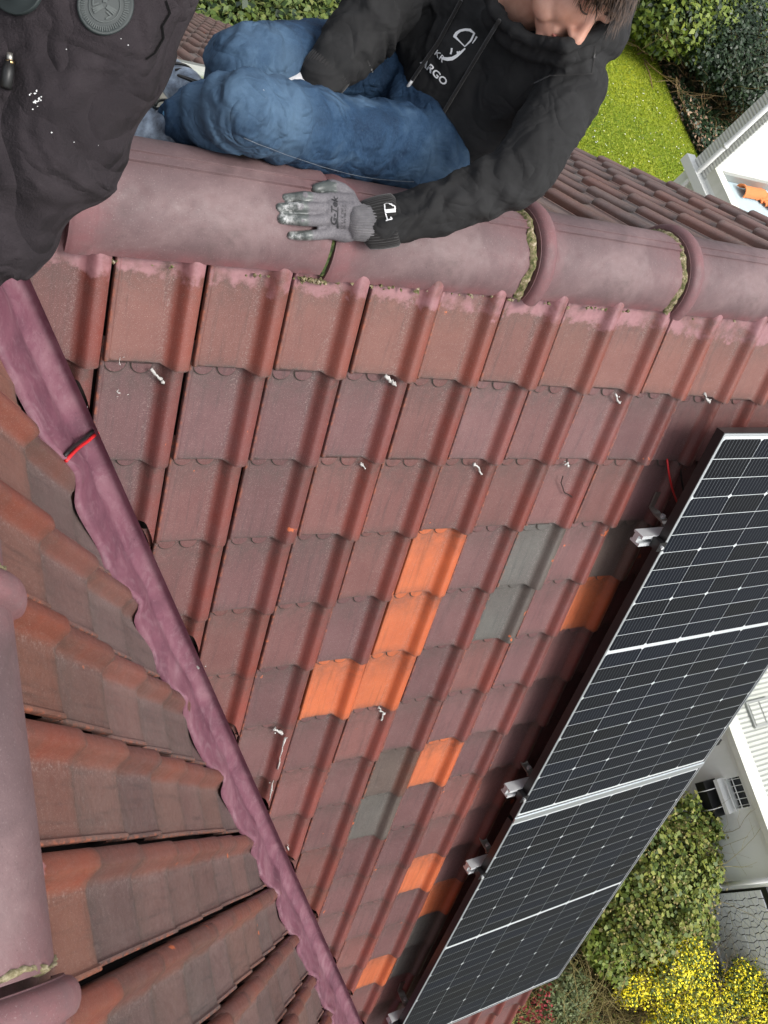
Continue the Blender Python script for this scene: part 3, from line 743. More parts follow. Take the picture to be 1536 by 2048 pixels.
M_GLOVE = glove_material(); M_KNIT = fabric('white_knit', [(.42, .42, .43), (.55, .55, .56), (.66, .66, .67)], 40, 700, .5)
M_WHITE = mat('white_print', (.80, .80, .80), .6); M_PRINT = mat('dark_print', (.03, .03, .033), .7)

def cap_tube(bm, a, b, ra, rb, n=18):
    """rounded cone between two joints, added to bm"""
    a, b = Vector(a), Vector(b); ax = b - a; L_ = ax.length
    if L_ < 1e-6: ax = Vector((0, 0, 1)); L_ = 1e-6
    q = ax.to_track_quat('Z', 'Y').to_matrix(); rings = []
    def ring(z, r): return [bm.verts.new(a + q @ Vector((r * math.cos(2 * math.pi * k / n), r * math.sin(2 * math.pi * k / n), z))) for k in range(n)]
    for t in (math.radians(x) for x in (-80, -55, -28)): rings.append(ring(ra * math.sin(t), ra * math.cos(t)))
    for i in range(5): rings.append(ring(L_ * i / 4, ra + (rb - ra) * i / 4))
    for t in (math.radians(x) for x in (28, 55, 80)): rings.append(ring(L_ + rb * math.sin(t), rb * math.cos(t)))
    for A, B in zip(rings, rings[1:]):
        for k in range(n): bm.faces.new((A[k], A[(k + 1) % n], B[(k + 1) % n], B[k]))
    bm.faces.new(rings[0][::-1]); bm.faces.new(rings[-1])
def ellipsoid(bm, c, axes, n=20, mrows=12):
    """axes: three vectors"""
    c = Vector(c); X, Y, Z = (Vector(a) for a in axes); rows = []
    for i in range(1, mrows):
        t = math.pi * i / mrows - math.pi / 2
        rows.append([bm.verts.new(c + math.cos(t) * (X * math.cos(2 * math.pi * k / n) + Y * math.sin(2 * math.pi * k / n)) + Z * math.sin(t)) for k in range(n)])
    for A, B in zip(rows, rows[1:]):
        for k in range(n): bm.faces.new((A[k], A[(k + 1) % n], B[(k + 1) % n], B[k]))
    bm.faces.new(rows[0][::-1]); bm.faces.new(rows[-1])
def chain(bm, pts):
    for (p, r), (q, s_) in zip(pts, pts[1:]): cap_tube(bm, p, q, r, s_)
def remesh(bm, voxel, smooth=6, fac=.5):
    """fuse overlapping lumps into one skin; returns a mesh datablock"""
    bmesh.ops.recalc_face_normals(bm, faces=bm.faces[:])
    me = bpy.data.meshes.new('tmp'); bm.to_mesh(me); bm.free(); o = bpy.data.objects.new('tmp', me); COL.objects.link(o)
    r = o.modifiers.new('r', 'REMESH'); r.mode = 'VOXEL'; r.voxel_size = voxel; r.adaptivity = 0
    s_ = o.modifiers.new('s', 'SMOOTH'); s_.factor = fac; s_.iterations = smooth
    dg = bpy.context.evaluated_depsgraph_get(); me2 = bpy.data.meshes.new_from_object(o.evaluated_get(dg)); bpy.data.objects.remove(o)
    return me2
def get(me):
    V = np.empty(len(me.vertices) * 3, np.float32); me.vertices.foreach_get('co', V); V = V.reshape(-1, 3).astype(float)
    Nn = np.empty(len(me.vertices) * 3, np.float32); me.vertices.foreach_get('normal', Nn); return V, Nn.reshape(-1, 3).astype(float)
def put(me, V): me.vertices.foreach_set('co', np.ascontiguousarray(V, np.float32).ravel()); me.update()
def pnoise(V, f, seed):
    """cheap smooth noise from a few sines"""
    r = np.random.default_rng(int(seed * 10)); o = np.zeros(len(V))
    for i in range(6):
        d = r.normal(size=3); d /= np.linalg.norm(d); o += np.sin(V @ d * f * r.uniform(.6, 1.6) + r.uniform(0, 6.3) + 1.3 * np.sin(V @ r.normal(size=3) * f * .6 + r.uniform(0, 6)))
    return o / 6
def folds(V, Nn, pts, spots, amp, lam, seed, reach=1.35):
    """cloth folds round a limb: rings along the chain, strongest near the given stations (metres along the chain)"""
    P = [np.array(p, float) for p, _ in pts]; R = [r for _, r in pts]; D = np.full(len(V), 1e9); S = np.zeros(len(V)); A = np.zeros(len(V)); s0 = 0
    for a, b, ra, rb in zip(P, P[1:], R, R[1:]):
        ax = b - a; L_ = np.linalg.norm(ax); ax = ax / L_; t = np.clip((V - a) @ ax, 0, L_); q = V - a - t[:, None] * ax
        d = np.linalg.norm(q, axis=1) / (ra + (rb - ra) * t / L_); e1 = np.cross(ax, [.2, .3, .93]); e1 /= np.linalg.norm(e1); e2 = np.cross(ax, e1)
        k = d < D; D[k] = d[k]; S[k] = (s0 + t)[k]; A[k] = np.arctan2(q @ e2, q @ e1)[k]; s0 += L_
    w = np.zeros(len(V))
    for c, wd, am in spots: w += am * np.exp(-((S - c) / wd) ** 2)
    w *= (D < reach)
    ph = 2 * np.pi * S / lam + 1.6 * np.sin(A + seed) + 1.1 * np.sin(2 * A + seed * 2.1) + 2.2 * pnoise(V, 14, seed)
    f = np.sin(ph); f = np.sign(f) * np.abs(f) ** .8
    return V + Nn * (amp * w * f * (.6 + .5 * pnoise(V, 22, seed + 5)))[:, None]
def creases(V, Nn, f, amp, seed, w=1., thin=4.):
    """thin irregular raised creases in cloth"""
    W_ = V + .035 * np.stack([pnoise(V, f * .5, seed + 1), pnoise(V, f * .5, seed + 2), pnoise(V, f * .5, seed + 3)], 1)
    r = np.clip(1 - np.abs(pnoise(W_, f, seed)) * thin, 0, 1) ** 1.4; gate = np.clip(pnoise(V, f * .45, seed + 7) * 2.5 + .45, 0, 1)
    return V + Nn * (amp * r * gate * w)[:, None] if hasattr(w, '__len__') else V + Nn * (amp * r * gate * w)[:, None]
def near(V, spots):
    w = np.zeros(len(V))
    for p, r in spots: w = np.maximum(w, np.exp(-(np.linalg.norm(V - np.array(p), axis=1) / r) ** 2))
    return w
def finish(me, name, mtl, parent, smooth=True):
    me.name = name; me.materials.clear(); me.materials.append(mtl)
    me.polygons.foreach_set('use_smooth', [True] * len(me.polygons)); o = bpy.data.objects.new(name, me); return link(o, parent)
def bvh(*objs):
    V, P = [], []
    for o in objs:
        n = len(V); V += [o.matrix_basis @ v.co for v in o.data.vertices]; P += [tuple(i + n for i in p.vertices) for p in o.data.polygons]
    return BVHTree.FromPolygons(V, P)
def lay(tree, px, py, lift=.0015):
    """the spot of a garment seen at this photo pixel"""
    d = Vector(ray(px, py)); hit, no, _, _ = tree.ray_cast(Vector(CAM), d)
    if hit is None: return None
    if no.dot(d) > 0: no = -no
    return np.array(hit + no * lift)
def stroke(tree, pts, w, lift=.0014, closed=False, sub=6):
    """flat printed line of pixel width w laid on cloth; w may be a list"""
    P = []
    for i in range(len(pts) - (0 if closed else 1)):
        a, b = np.array(pts[i], float), np.array(pts[(i + 1) % len(pts)], float)
        for k in range(sub): P.append((a + (b - a) * k / sub, (i + k / sub)))
    if not closed: P.append((np.array(pts[-1], float), len(pts) - 1.))
    W_ = w if hasattr(w, '__len__') else [w] * (len(pts) + 1)
    V, Fs = [], []; n = len(P)
    for i, (p, t) in enumerate(P):
        q0 = P[i - 1][0] if (i or closed) else p; q1 = P[(i + 1) % n][0] if (i < n - 1 or closed) else p
        d = q1 - q0; d = d / (np.linalg.norm(d) + 1e-9); nn = np.array([-d[1], d[0]]); ww = np.interp(t, range(len(W_)), W_) / 2
        for s_ in (-1, 1):
            h = lay(tree, *(p + nn * ww * s_), lift); V.append(h if h is not None else (V[-1] if V else at(*p, 2.)))
    for i in range(n if closed else n - 1):
        j = (i + 1) % n; Fs.append((2 * i, 2 * i + 1, 2 * j + 1, 2 * j))
    return V, Fs
def text_mesh(txt, italic=0., bold=0.):
    c = bpy.data.curves.new('t', 'FONT'); c.body = txt; c.offset = bold; c.shear = italic; c.resolution_u = 3
    o = bpy.data.objects.new('t', c); COL.objects.link(o); dg = bpy.context.evaluated_depsgraph_get()
    me = bpy.data.meshes.new_from_object(o.evaluated_get(dg)); bpy.data.objects.remove(o)
    bm = bmesh.new(); bm.from_mesh(me); bmesh.ops.triangulate(bm, faces=bm.faces[:]); bmesh.ops.subdivide_edges(bm, edges=[e for e in bm.edges if e.calc_length() > .12], cuts=2)
    V = [(v.co.x, v.co.y) for v in bm.verts]; Fs = [tuple(v.index for v in f.verts) for f in bm.faces]; bm.free(); return np.array(V), Fs
def print_text(tree, txt, origin, xdir, ydir, name, mtl, parent, italic=0., bold=0., lift=.0014, warp=None):
    """lettering whose baseline runs along xdir (photo pixels per em)"""
    V, Fs = text_mesh(txt, italic, bold); out = []
    for x, y in V:
        p = np.array(origin) + x * np.array(xdir) + y * np.array(ydir)
        if warp: p = warp(p, x)
        h = lay(tree, *p, lift); out.append(h if h is not None else (out[-1] if out else at(*p, 2.)))
    return mesh(name, out, Fs, mtl, parent)

def head_mesh(c, up, fwd, size=.232):
    """a head: skull, face, jaw, nose, lips, brow, ears, eye sockets"""
    up = Vector(up).normalized(); fwd = Vector(fwd); fwd = (fwd - up * fwd.dot(up)).normalized(); sd_ = up.cross(fwd); k = size / .232; c = Vector(c)
    P = lambda f, s_, u: c + (fwd * f + sd_ * s_ + up * u) * k
    E = lambda bm, f, s_, u, a, b, d: ellipsoid(bm, P(f, s_, u), (fwd * a * k, sd_ * b * k, up * d * k))
    bm = bmesh.new()
    E(bm, -.012, 0, .030, .094, .074, .086); E(bm, .022, 0, -.020, .066, .064, .078); E(bm, .040, 0, -.075, .040, .042, .036)
    for s_ in (-1, 1):
        E(bm, .050, s_ * .036, -.030, .028, .026, .034); E(bm, .030, s_ * .048, -.062, .036, .020, .030)
        E(bm, .074, s_ * .030, .022, .016, .026, .010)
        E(bm, -.008, s_ * .076, -.012, .020, .009, .032)
    cap_tube(bm, P(.082, 0, .010), P(.106, 0, -.030), .0095 * k, .0135 * k); ellipsoid(bm, P(.108, 0, -.034), (fwd * .014 * k, sd_ * .0125 * k, up * .0105 * k))
    for s_ in (-1, 1): ellipsoid(bm, P(.094, s_ * .012, -.037), (fwd * .014 * k, sd_ * .008 * k, up * .008 * k))
    cap_tube(bm, P(.072, -.018, -.066), P(.072, .018, -.066), .010 * k, .010 * k); cap_tube(bm, P(.070, -.016, -.079), P(.070, .016, -.079), .011 * k, .011 * k)
    ellipsoid(bm, P(.062, 0, -.100), (fwd * .022 * k, sd_ * .024 * k, up * .018 * k))
    return bm, P, (fwd, sd_, up, k)
def hair_cap(P, fr, parent, name='hair', seed=3, n=2600):
    """short hair: shell over the skull plus combed strands and a fringe"""
    fwd, sd_, up, k = fr; r = random.Random(seed); b = MB()
    bm = bmesh.new(); ellipsoid(bm, P(-.016, 0, .036), (fwd * .104 * k, sd_ * .083 * k, up * .096 * k), 28, 18)
    cutc, cutn = P(.082, 0, .040), (fwd * .80 - up * .60)
    bmesh.ops.bisect_plane(bm, geom=bm.verts[:] + bm.edges[:] + bm.faces[:], plane_co=cutc, plane_no=cutn, clear_outer=True)
    bmesh.ops.bisect_plane(bm, geom=bm.verts[:] + bm.edges[:] + bm.faces[:], plane_co=P(-.03, 0, -.03), plane_no=(fwd * .55 - up), clear_outer=True)
    sh = from_bm(name, bm, M_HAIR, parent, True)
    for i in range(n):
        a = r.uniform(0, 2 * math.pi); t = math.acos(r.uniform(-.15, 1)); o = fwd * math.cos(a) * math.sin(t) + sd_ * math.sin(a) * math.sin(t) + up * math.cos(t)
        p0 = P(-.016, 0, .036) + (fwd * o.dot(fwd) * .103 + sd_ * o.dot(sd_) * .082 + up * o.dot(up) * .095) * k
        if (p0 - cutc).dot(cutn) > -.004: continue
        if (p0 - P(-.03, 0, -.03)).dot(fwd * .55 - up) > 0: continue
        comb = (fwd * (1.1 if o.dot(fwd) > 0 else -.3) - up * .55 + sd_ * r.gauss(0, .25) + o * .32).normalized()
        L_ = r.uniform(.026, .055) * k; p1 = p0 + comb * L_ * .55 + o * .004; p2 = p0 + comb * L_ - up * .006 + o * .001
        w = sd_ * r.uniform(.0008, .0016); b.add([p0 - w, p0 + w, p1 + w * .8, p1 - w * .8, p2], [(0, 1, 2, 3), (3, 2, 4)])
    b.build('hair_strands', M_HAIR, sh if False else parent, True)
def face_details(P, fr, parent):
    fwd, sd_, up, k = fr
    for s_ in (-1, 1):
        MB().tube([P(.083, s_ * (.012 + .030 * t), .030 + .006 * math.sin(math.pi * t)) for t in np.linspace(0, 1, 7)], [.002, .0034, .0036, .0034, .003, .0024, .001], 6).build('eyebrow', M_HAIR, parent, True)
        MB().tube([P(.0815 - .010 * t * t, s_ * (.017 + .026 * t), .006 - .004 * math.sin(math.pi * t)) for t in np.linspace(0, 1, 7)], .0018, 6).build('eyelid', M_HAIR, parent, True)
    MB().tube([P(.0835 - .006 * t * t, .021 * t, -.0725) for t in np.linspace(-1, 1, 9)], [.0015, .0035, .0042, .0046, .004, .0046, .0042, .0035, .0015], 6).build('lips', M_LIP2, parent, True)

# ---- the seated worker in the hoodie
J = lambda px, py, s_: at(px, py, s_)
worker = empty('person', on_n(900, 330) * 0 + np.array([-1.08, .36, H - .30]), 'person in black hoodie and blue jeans seated behind the ridge, gloved hand on it', 'person')
shL, elL, foL, wrL = J(1148, 172, 2.14), J(1042, 348, 2.00), J(890, 416, 1.965), J(775, 446, 1.94)
shR, elR, wrR = J(840, -75, 2.36), J(738, 40, 2.20), J(640, 160, 2.12)
pel, hipL, hipR = J(830, 235, 2.40), J(850, 305, 2.25), J(800, 140, 2.46)
thL, knL, anL = J(665, 272, 2.07), J(492, 224, 1.86), J(378, 243, 1.99)
thR, knR, anR = J(625, 120, 2.26), J(484, 130, 2.07), J(455, 195, 2.36)
neck, headc = J(1010, 40, 2.26), J(1160, -34, 2.07)
armL = [(shL, .073), (elL, .062), (foL, .053), (wrL, .043)]; armR = [(shR, .080), (elR, .070), (wrR, .047)]
legL = [(hipL, .098), (thL, .084), (knL, .074), (anL, .053)]; legR = [(hipR, .098), (thR, .080), (knR, .071), (anR, .052)]
# body under the clothes: one continuous skin with head, torso, arms and legs
rd, dd, vd_ = Vector(WM[:, 0]), Vector(WM[:, 1]), Vector(WM[:, 2])
hup = (rd * .74 - dd * .22 - vd_ * .62); hfw = (dd * .95 - rd * .02 + vd_ * .05)
bm, HP, HF = head_mesh(headc, hup, hfw, .218)
chain(bm, [(Vector(HP(-.02, 0, -.06)), .056), (neck, .058)])
chain(bm, [(neck, .07), (J(930, 120, 2.34), .10), (pel, .10)])
for lim in (armL, armR, legL, legR): chain(bm, [(p, r * .72) for p, r in lim])
chain(bm, [(neck, .06), (shL, .05)]); chain(bm, [(neck, .06), (shR, .05)]); chain(bm, [(pel, .08), (hipL, .07)]); chain(bm, [(pel, .08), (hipR, .07)])
body = finish(remesh(bm, .0045, 3, .45), 'body', M_SKIN, worker)
face_details(HP, HF, body); hair_cap(HP, HF, worker)
# hoodie
bm = bmesh.new()
cols = [[(J(1075, 170, 2.22), .105), (J(985, 235, 2.30), .118), (J(905, 262, 2.34), .125)], [(J(890, 0, 2.38), .105), (J(845, 95, 2.42), .115), (J(815, 180, 2.45), .12)],
        [(J(985, 60, 2.32), .105), (J(935, 130, 2.33), .13), (J(868, 215, 2.40), .135)]]
for cset in cols: chain(bm, cset)
chain(bm, [(neck, .075), (shL, .073)]); chain(bm, [(neck, .075), (shR, .078)])
for A, B in ((0, 2), (1, 2)):
    for i in range(3): chain(bm, [cols[A][i], cols[B][i]])
chain(bm, armL); chain(bm, armR)
hoodpts = [(970, -30), (984, 8), (1006, 48), (1062, 80), (1130, 92), (1192, 66), (1232, 18), (1240, -40)]
chain(bm, [(J(a, b_, 2.02 + .0006 * abs(a - 1130)), .0135) for a, b_ in hoodpts]); chain(bm, [(J(a, b_ + 20, 2.06 + .0006 * abs(a - 1130)), .022) for a, b_ in hoodpts[1:-1]]); chain(bm, [(J(a, b_ + 40, 2.12 + .0006 * abs(a - 1130)), .032) for a, b_ in hoodpts[1:-1]])
chain(bm, [(J(1205, 75, 2.17), .050), (J(1215, 5, 2.22), .060), (J(1180, -70, 2.28), .065)])
chain(bm, [(J(1120, 120, 2.17), .035), (J(1040, 95, 2.19), .040), (J(985, 20, 2.24), .035)])
me = remesh(bm, .006, 5, .5); V, Nn = get(me)
V = folds(V, Nn, armL, [(.30, .07, 1.), (.48, .07, .4), (.05, .08, .6), (.56, .04, .9)], .0046, .061, 1.7)
V = folds(V, Nn, armR, [(.10, .1, .7), (.24, .08, 1.), (.40, .05, .9)], .0046, .055, 4.1)
V = folds(V, Nn, [(neck, .16), (pel, .2)], [(.22, .14, .7), (.36, .08, 1.)], .0095, .13, 2.6, 1.5)
V += Nn * (.0045 * pnoise(V, 16, 3) + .0015 * pnoise(V, 40, 8))[:, None]
V = creases(V, Nn, 26, .0125, 41, .35 + near(V, [(elL, .12), (shL, .13), (wrL, .10), (elR, .12), (wrR, .1), (J(900, 250, 2.2), .18), (J(1020, 200, 2.2), .15)])); V = creases(V, Nn, 48, .003, 45)
put(me, V); hoodie = finish(me, 'hoodie', M_HOOD, worker)
# ribbed cuffs
def cuff(a, b, r0, r1, ribs, name, mtl, parent, amp=.0022):
    a, b = np.array(a), np.array(b); ax = b - a; L_ = np.linalg.norm(ax); ax /= L_; e1 = np.cross(ax, [.2, .3, .93]); e1 /= np.linalg.norm(e1); e2 = np.cross(ax, e1); n = ribs * 4; V, Fs = [], []; T_ = 8
    for i in range(T_ + 1):
        t = i / T_; r = r0 + (r1 - r0) * t + .004 * math.sin(math.pi * t) - (.012 if i in (0, T_) else 0)
        for k in range(n):
            an = 2 * math.pi * k / n; rr = r + amp * math.sin(ribs * an); V.append(a + ax * L_ * t + rr * (math.cos(an) * e1 + math.sin(an) * e2))
    for i in range(T_):
        for k in range(n): Fs.append((i * n + k, i * n + (k + 1) % n, (i + 1) * n + (k + 1) % n, (i + 1) * n + k))
    return mesh(name, V, Fs, mtl, parent, True)
cuff(J(800, 438, 1.945), J(722, 452, 1.945), .0500, .0445, 44, 'cuff', M_RIB, hoodie, .0012)
cuff(J(668, 128, 2.15), J(622, 178, 2.11), .049, .043, 44, 'cuff', M_RIB, hoodie, .0012)
TR = bvh(hoodie)
# drawstrings
for k, (P_, end) in enumerate([([(925, 0), (905, 40), (880, 85), (852, 125), (828, 160)], ((818, 175), (808, 190))), ([(1000, 42), (975, 85), (945, 130), (915, 180), (880, 240), (858, 280)], ((850, 290), (842, 306)))]):
    q = [lay(TR, *p, .006) for p in P_]; q = [p for p in q if p is not None]
    ds = MB().tube(bez(q, 16) if k else q, .0042, 7).build('drawstring', M_RIB, hoodie, True)
    tip = [lay(TR, *p, .006) for p in ((P_[-1][0], P_[-1][1]),) + end]; tip = [p for p in tip if p is not None]
    if len(tip) > 1: MB().tube(tip, .0036, 8).build('drawstring_tip', M_WHITE if k == 0 else mat('copper_tip', (.35, .2, .14), .35, .8), ds, True)
# seams
for pts in ([(1190, 92), (1188, 120), (1184, 148)], [(1184, 148), (1150, 150), (1100, 152), (1062, 170), (1030, 200)], [(735, 120), (760, 180), (800, 230), (860, 262)]):
    Vs, Fs = stroke(TR, pts, 3, .0010); mesh('seam', Vs, Fs, M_RIB, hoodie)
# chest print: cap, smile and lettering
z = lambda x, y: (780 + x / 6.98, 40 + y / 6.98)
pr_ = MB()
for pts, w, cl in (([(905, 235), (930, 190), (980, 155), (1050, 138), (1120, 143), (1185, 185), (1130, 290), (1045, 375), (960, 290)], [7, 6, 5, 5, 6, 4, 4, 2, 3, 5], True),
                   ([(1220, 230), (1190, 280), (1150, 330)], [4, 3, 2], False), ([(865, 395), (862, 435), (850, 480)], 3.4, False), ([(940, 440), (945, 470), (975, 435)], [2.5, 3.5, 1.5], False),
                   ([(730, 535), (800, 548), (870, 540), (930, 505), (985, 460), (1050, 400)], [5, 7, 7, 6, 5, 2.5], False)):
    Vs, Fs = stroke(TR, [z(*p) for p in pts], w, .0016, cl); pr_.add(Vs, Fs)
pr_.build('chest_print', M_WHITE, hoodie)
print_text(TR, 'KR', z(618, 470), np.array([14, 15.]) * .95, np.array([9, -13.]), 'lettering', M_WHITE, hoodie, 0, .01)
print_text(TR, 'ARGO', z(425, 600), np.array([17.0, 16.2]) * 1.0, np.array([12.5, -14.]), 'lettering', M_WHITE, hoodie, 0, .025)
# sleeve mark: a D and a 4 drawn as one line
cu = bvh(hoodie, *[c for c in hoodie.children if c.name.startswith('cuff')]); zz = lambda x, y: (530 + x / 5.12, 340 + y / 5.12); pr_ = MB()
for pts in ([(1225, 350), (1250, 345), (1290, 350), (1322, 375), (1325, 400), (1228, 410), (1225, 350)], [(1330, 422), (1230, 432), (1258, 520), (1240, 525)], [(1258, 520), (1302, 505), (1285, 490)]):
    Vs, Fs = stroke(cu, [zz(*p) for p in pts], 2.6, .0022); pr_.add(Vs, Fs)
pr_.build('sleeve_print', M_WHITE, hoodie)
# jeans
bm = bmesh.new(); chain(bm, legL); chain(bm, legR); chain(bm, [(pel, .130), (hipL, .105)]); chain(bm, [(pel, .130), (hipR, .105)]); chain(bm, [(hipL, .1), (hipR, .1)])
chain(bm, [(pel, .13), (J(880, 250, 2.38), .12)])
me = remesh(bm, .006, 5, .5); V, Nn = get(me)
V = folds(V, Nn, legL, [(.02, .10, 1.), (.25, .1, .4), (.44, .06, .8), (.62, .09, 1.2)], .0085, .062, .6); V = folds(V, Nn, legR, [(.05, .1, 1.), (.45, .08, .8)], .006, .055, 3.)
V += Nn * (.004 * pnoise(V, 18, 13) + .0012 * pnoise(V, 45, 6))[:, None]
V = creases(V, Nn, 30, .0085, 61, .3 + near(V, [(knL, .13), (hipL, .16), (knR, .12), (hipR, .15), (anL, .10)])); V = creases(V, Nn, 60, .0025, 66); put(me, V)
kn = np.minimum(np.linalg.norm(V - knL, axis=1), np.linalg.norm(V - knR, axis=1)); setattr_f(me, 'wear', np.clip(.55 * np.exp(-((kn - .07) / .06) ** 2) * (.6 + .6 * pnoise(V, 30, 2)), 0, .6))
jeans = finish(me, 'jeans', M_DENIM, worker)
TJ = bvh(jeans); M_STITCH = mat('pale_stitching', (.20, .24, .29), .8)
for pts in ([(488, 275), (515, 287), (540, 296), (570, 308), (600, 318), (645, 333), (693, 346), (725, 353), (760, 358), (795, 361), (828, 363)],):
    Vs, Fs = stroke(TJ, pts, 1.2, .0010); mesh('stitching', Vs, Fs, M_STITCH, jeans)
# gloves
def glove(wr, palm, fingers, thumb, w_axis, name, chalk=()):
    """wr, palm = chain of (p, r); fingers = list of chains rooted in the palm"""
    bm = bmesh.new()
    for c_ in palm: chain(bm, c_)
    for f in fingers + [thumb]: chain(bm, f)
    me = remesh(bm, .0024, 3, .45); V, Nn = get(me)
    coat = np.zeros(len(V)); ch = np.zeros(len(V))
    for f in fingers + [thumb]:
        tip, root = np.array(f[-1][0]), np.array(f[1][0]); ax = tip - root; L_ = np.linalg.norm(ax); t = (V - root) @ ax / L_ ** 2
        d = np.linalg.norm(V - root - np.clip(t, 0, 1)[:, None] * ax, axis=1); coat = np.maximum(coat, (d < .018) * np.clip(.25 + t * .9, 0, 1))
    for p, r in chalk: ch = np.maximum(ch, np.exp(-(np.linalg.norm(V - np.array(p), axis=1) / r) ** 2))
    V += Nn * (.0008 * pnoise(V, 90, 4))[:, None]; put(me, V)
    setattr_f(me, 'coat', coat); setattr_f(me, 'chalk', ch)
    return finish(me, name, M_GLOVE, worker)
def cap_surf(px, py, lift):
    """point over the ridge cap under this pixel, lifted"""
    d = ray(px, py); lo = None; r = .1225 + lift
    c = np.array([CAM[1], CAM[2] - ZR]); e = np.array([d[1], d[2]]); A = e @ e; B = 2 * c @ e; C_ = c @ c - r * r; disc = B * B - 4 * A * C_
    return CAM + d * ((-B - math.sqrt(disc)) / (2 * A)) if disc > 0 else at(px, py, 1.95)
G = lambda x, y, l: cap_surf(530 + x / 5.12, 340 + y / 5.12, l)
fing = [[(G(700, 285, .018), .0105), (G(560, 290, .024), .0098), (G(400, 268, .026), .0098), (G(290, 280, .014), .0092), (G(205, 286, .009), .0085)],
        [(G(690, 375, .018), .0110), (G(520, 385, .026), .0104), (G(350, 378, .027), .0104), (G(230, 384, .014), .0100), (G(150, 384, .010), .0094)],
        [(G(680, 490, .018), .0130), (G(520, 520, .026), .0116), (G(370, 515, .026), .0110), (G(250, 505, .014), .0104), (G(170, 500, .010), .0098)],
        [(G(700, 640, .016), .0120), (G(560, 660, .021), .0105), (G(430, 668, .021), .0098), (G(330, 672, .012), .0090), (G(262, 668, .008), .0082)]]
thumb = [(G(860, 270, .02), .015), (G(790, 205, .026), .0145), (G(690, 165, .026), .0132), (G(590, 180, .018), .012), (G(520, 195, .014), .0105)]
palm = [[(G(660, 300, .018), .0150), (G(850, 330, .026), .0180), (G(930, 440, .030), .022)], [(G(650, 390, .020), .0160), (G(820, 420, .028), .020), (G(960, 500, .030), .024)],
        [(G(650, 500, .020), .0160), (G(820, 520, .027), .020), (G(960, 560, .030), .024)], [(G(670, 640, .014), .0140), (G(820, 650, .020), .018), (G(960, 600, .028), .022)],
        [(G(660, 300, .018), .0150), (G(655, 450, .020), .016), (G(670, 630, .014), .015)], [(G(850, 340, .024), .0175), (G(850, 500, .026), .020), (G(850, 650, .018), .0165)],
        [(G(860, 280, .022), .0150), (G(900, 400, .030), .020)]]
gl = glove(None, palm, fing, thumb, None, 'glove', [(G(230, 380, .02), .020), (G(200, 510, .02), .024), (G(300, 690, .015), .020), (G(440, 720, .012), .016), (G(330, 340, .03), .012)])
gc0, gc1 = np.array(G(915, 540, .030)), np.array(wrL) + np.array([0, 0, .0])
cuff(gc0 - (gc1 - gc0) * .25, gc0 + (gc1 - gc0) * .95, .0305, .033, 40, 'glove_cuff', M_KNIT if False else fabric('grey_knit', [(.09, .088, .093), (.13, .125, .133), (.18, .175, .18)], 40, 700, .5), gl, .0009)
TG = bvh(gl); z5 = lambda x, y: (530 + x / 5.12, 340 + y / 5.12)
print_text(TG, 'G-Tek', z5(730, 575), np.array([1.0, -21.5]) * 1.0, np.array([-16.5, -2.]), 'lettering', M_PRINT, gl, .25, .02, .0010)
Vs, Fs = stroke(TG, [z5(745, 600), z5(742, 500), z5(748, 380)], [4, 2.5, 1], .0010); mesh('lettering', Vs, Fs, M_PRINT, gl)
for row, txt in ((795, '3 1 2 1 X  CAT II'), (822, 'CE  EN 388  4121')):
    print_text(TG, txt, z5(row, 605), np.array([.3, -6.6]), np.array([-5.2, -.4]), 'lettering', M_PRINT, gl, 0, 0, .0010)
# second hand, resting on the thigh
def hand2():
    b = wrR; f = np.array(J(560, 215, 2.05)) - b; f /= np.linalg.norm(f); s_ = np.cross(f, -np.array(vd_)); s_ /= np.linalg.norm(s_); n = np.cross(s_, f)
    Q = lambda a, c_, l: b + f * a + s_ * c_ + n * l
    fg = [[(Q(.03, c_, 0), .012), (Q(.085, c_, .004), .011), (Q(.085 + l * .5, c_ * 1.1, .0), .0105), (Q(.085 + l, c_ * 1.15, -.012), .009)] for c_, l in ((-.03, .066), (-.01, .076), (.01, .070), (.029, .055))]
    th = [(Q(.02, -.03, 0), .014), (Q(.04, -.045, -.004), .0135), (Q(.06, -.058, -.012), .012), (Q(.08, -.062, -.02), .010)]
    pm = [[(Q(-.03, 0, 0), .026), (Q(.0, 0, 0), .026)]] + [[(Q(.0, c_ * .7, 0), .018), (Q(.08, c_, .002), .015)] for c_ in (-.03, -.01, .01, .028)]
    g_ = glove(None, pm, fg, th, None, 'glove'); g_.data.materials.clear(); g_.data.materials.append(M_KNIT); return g_
hand2()
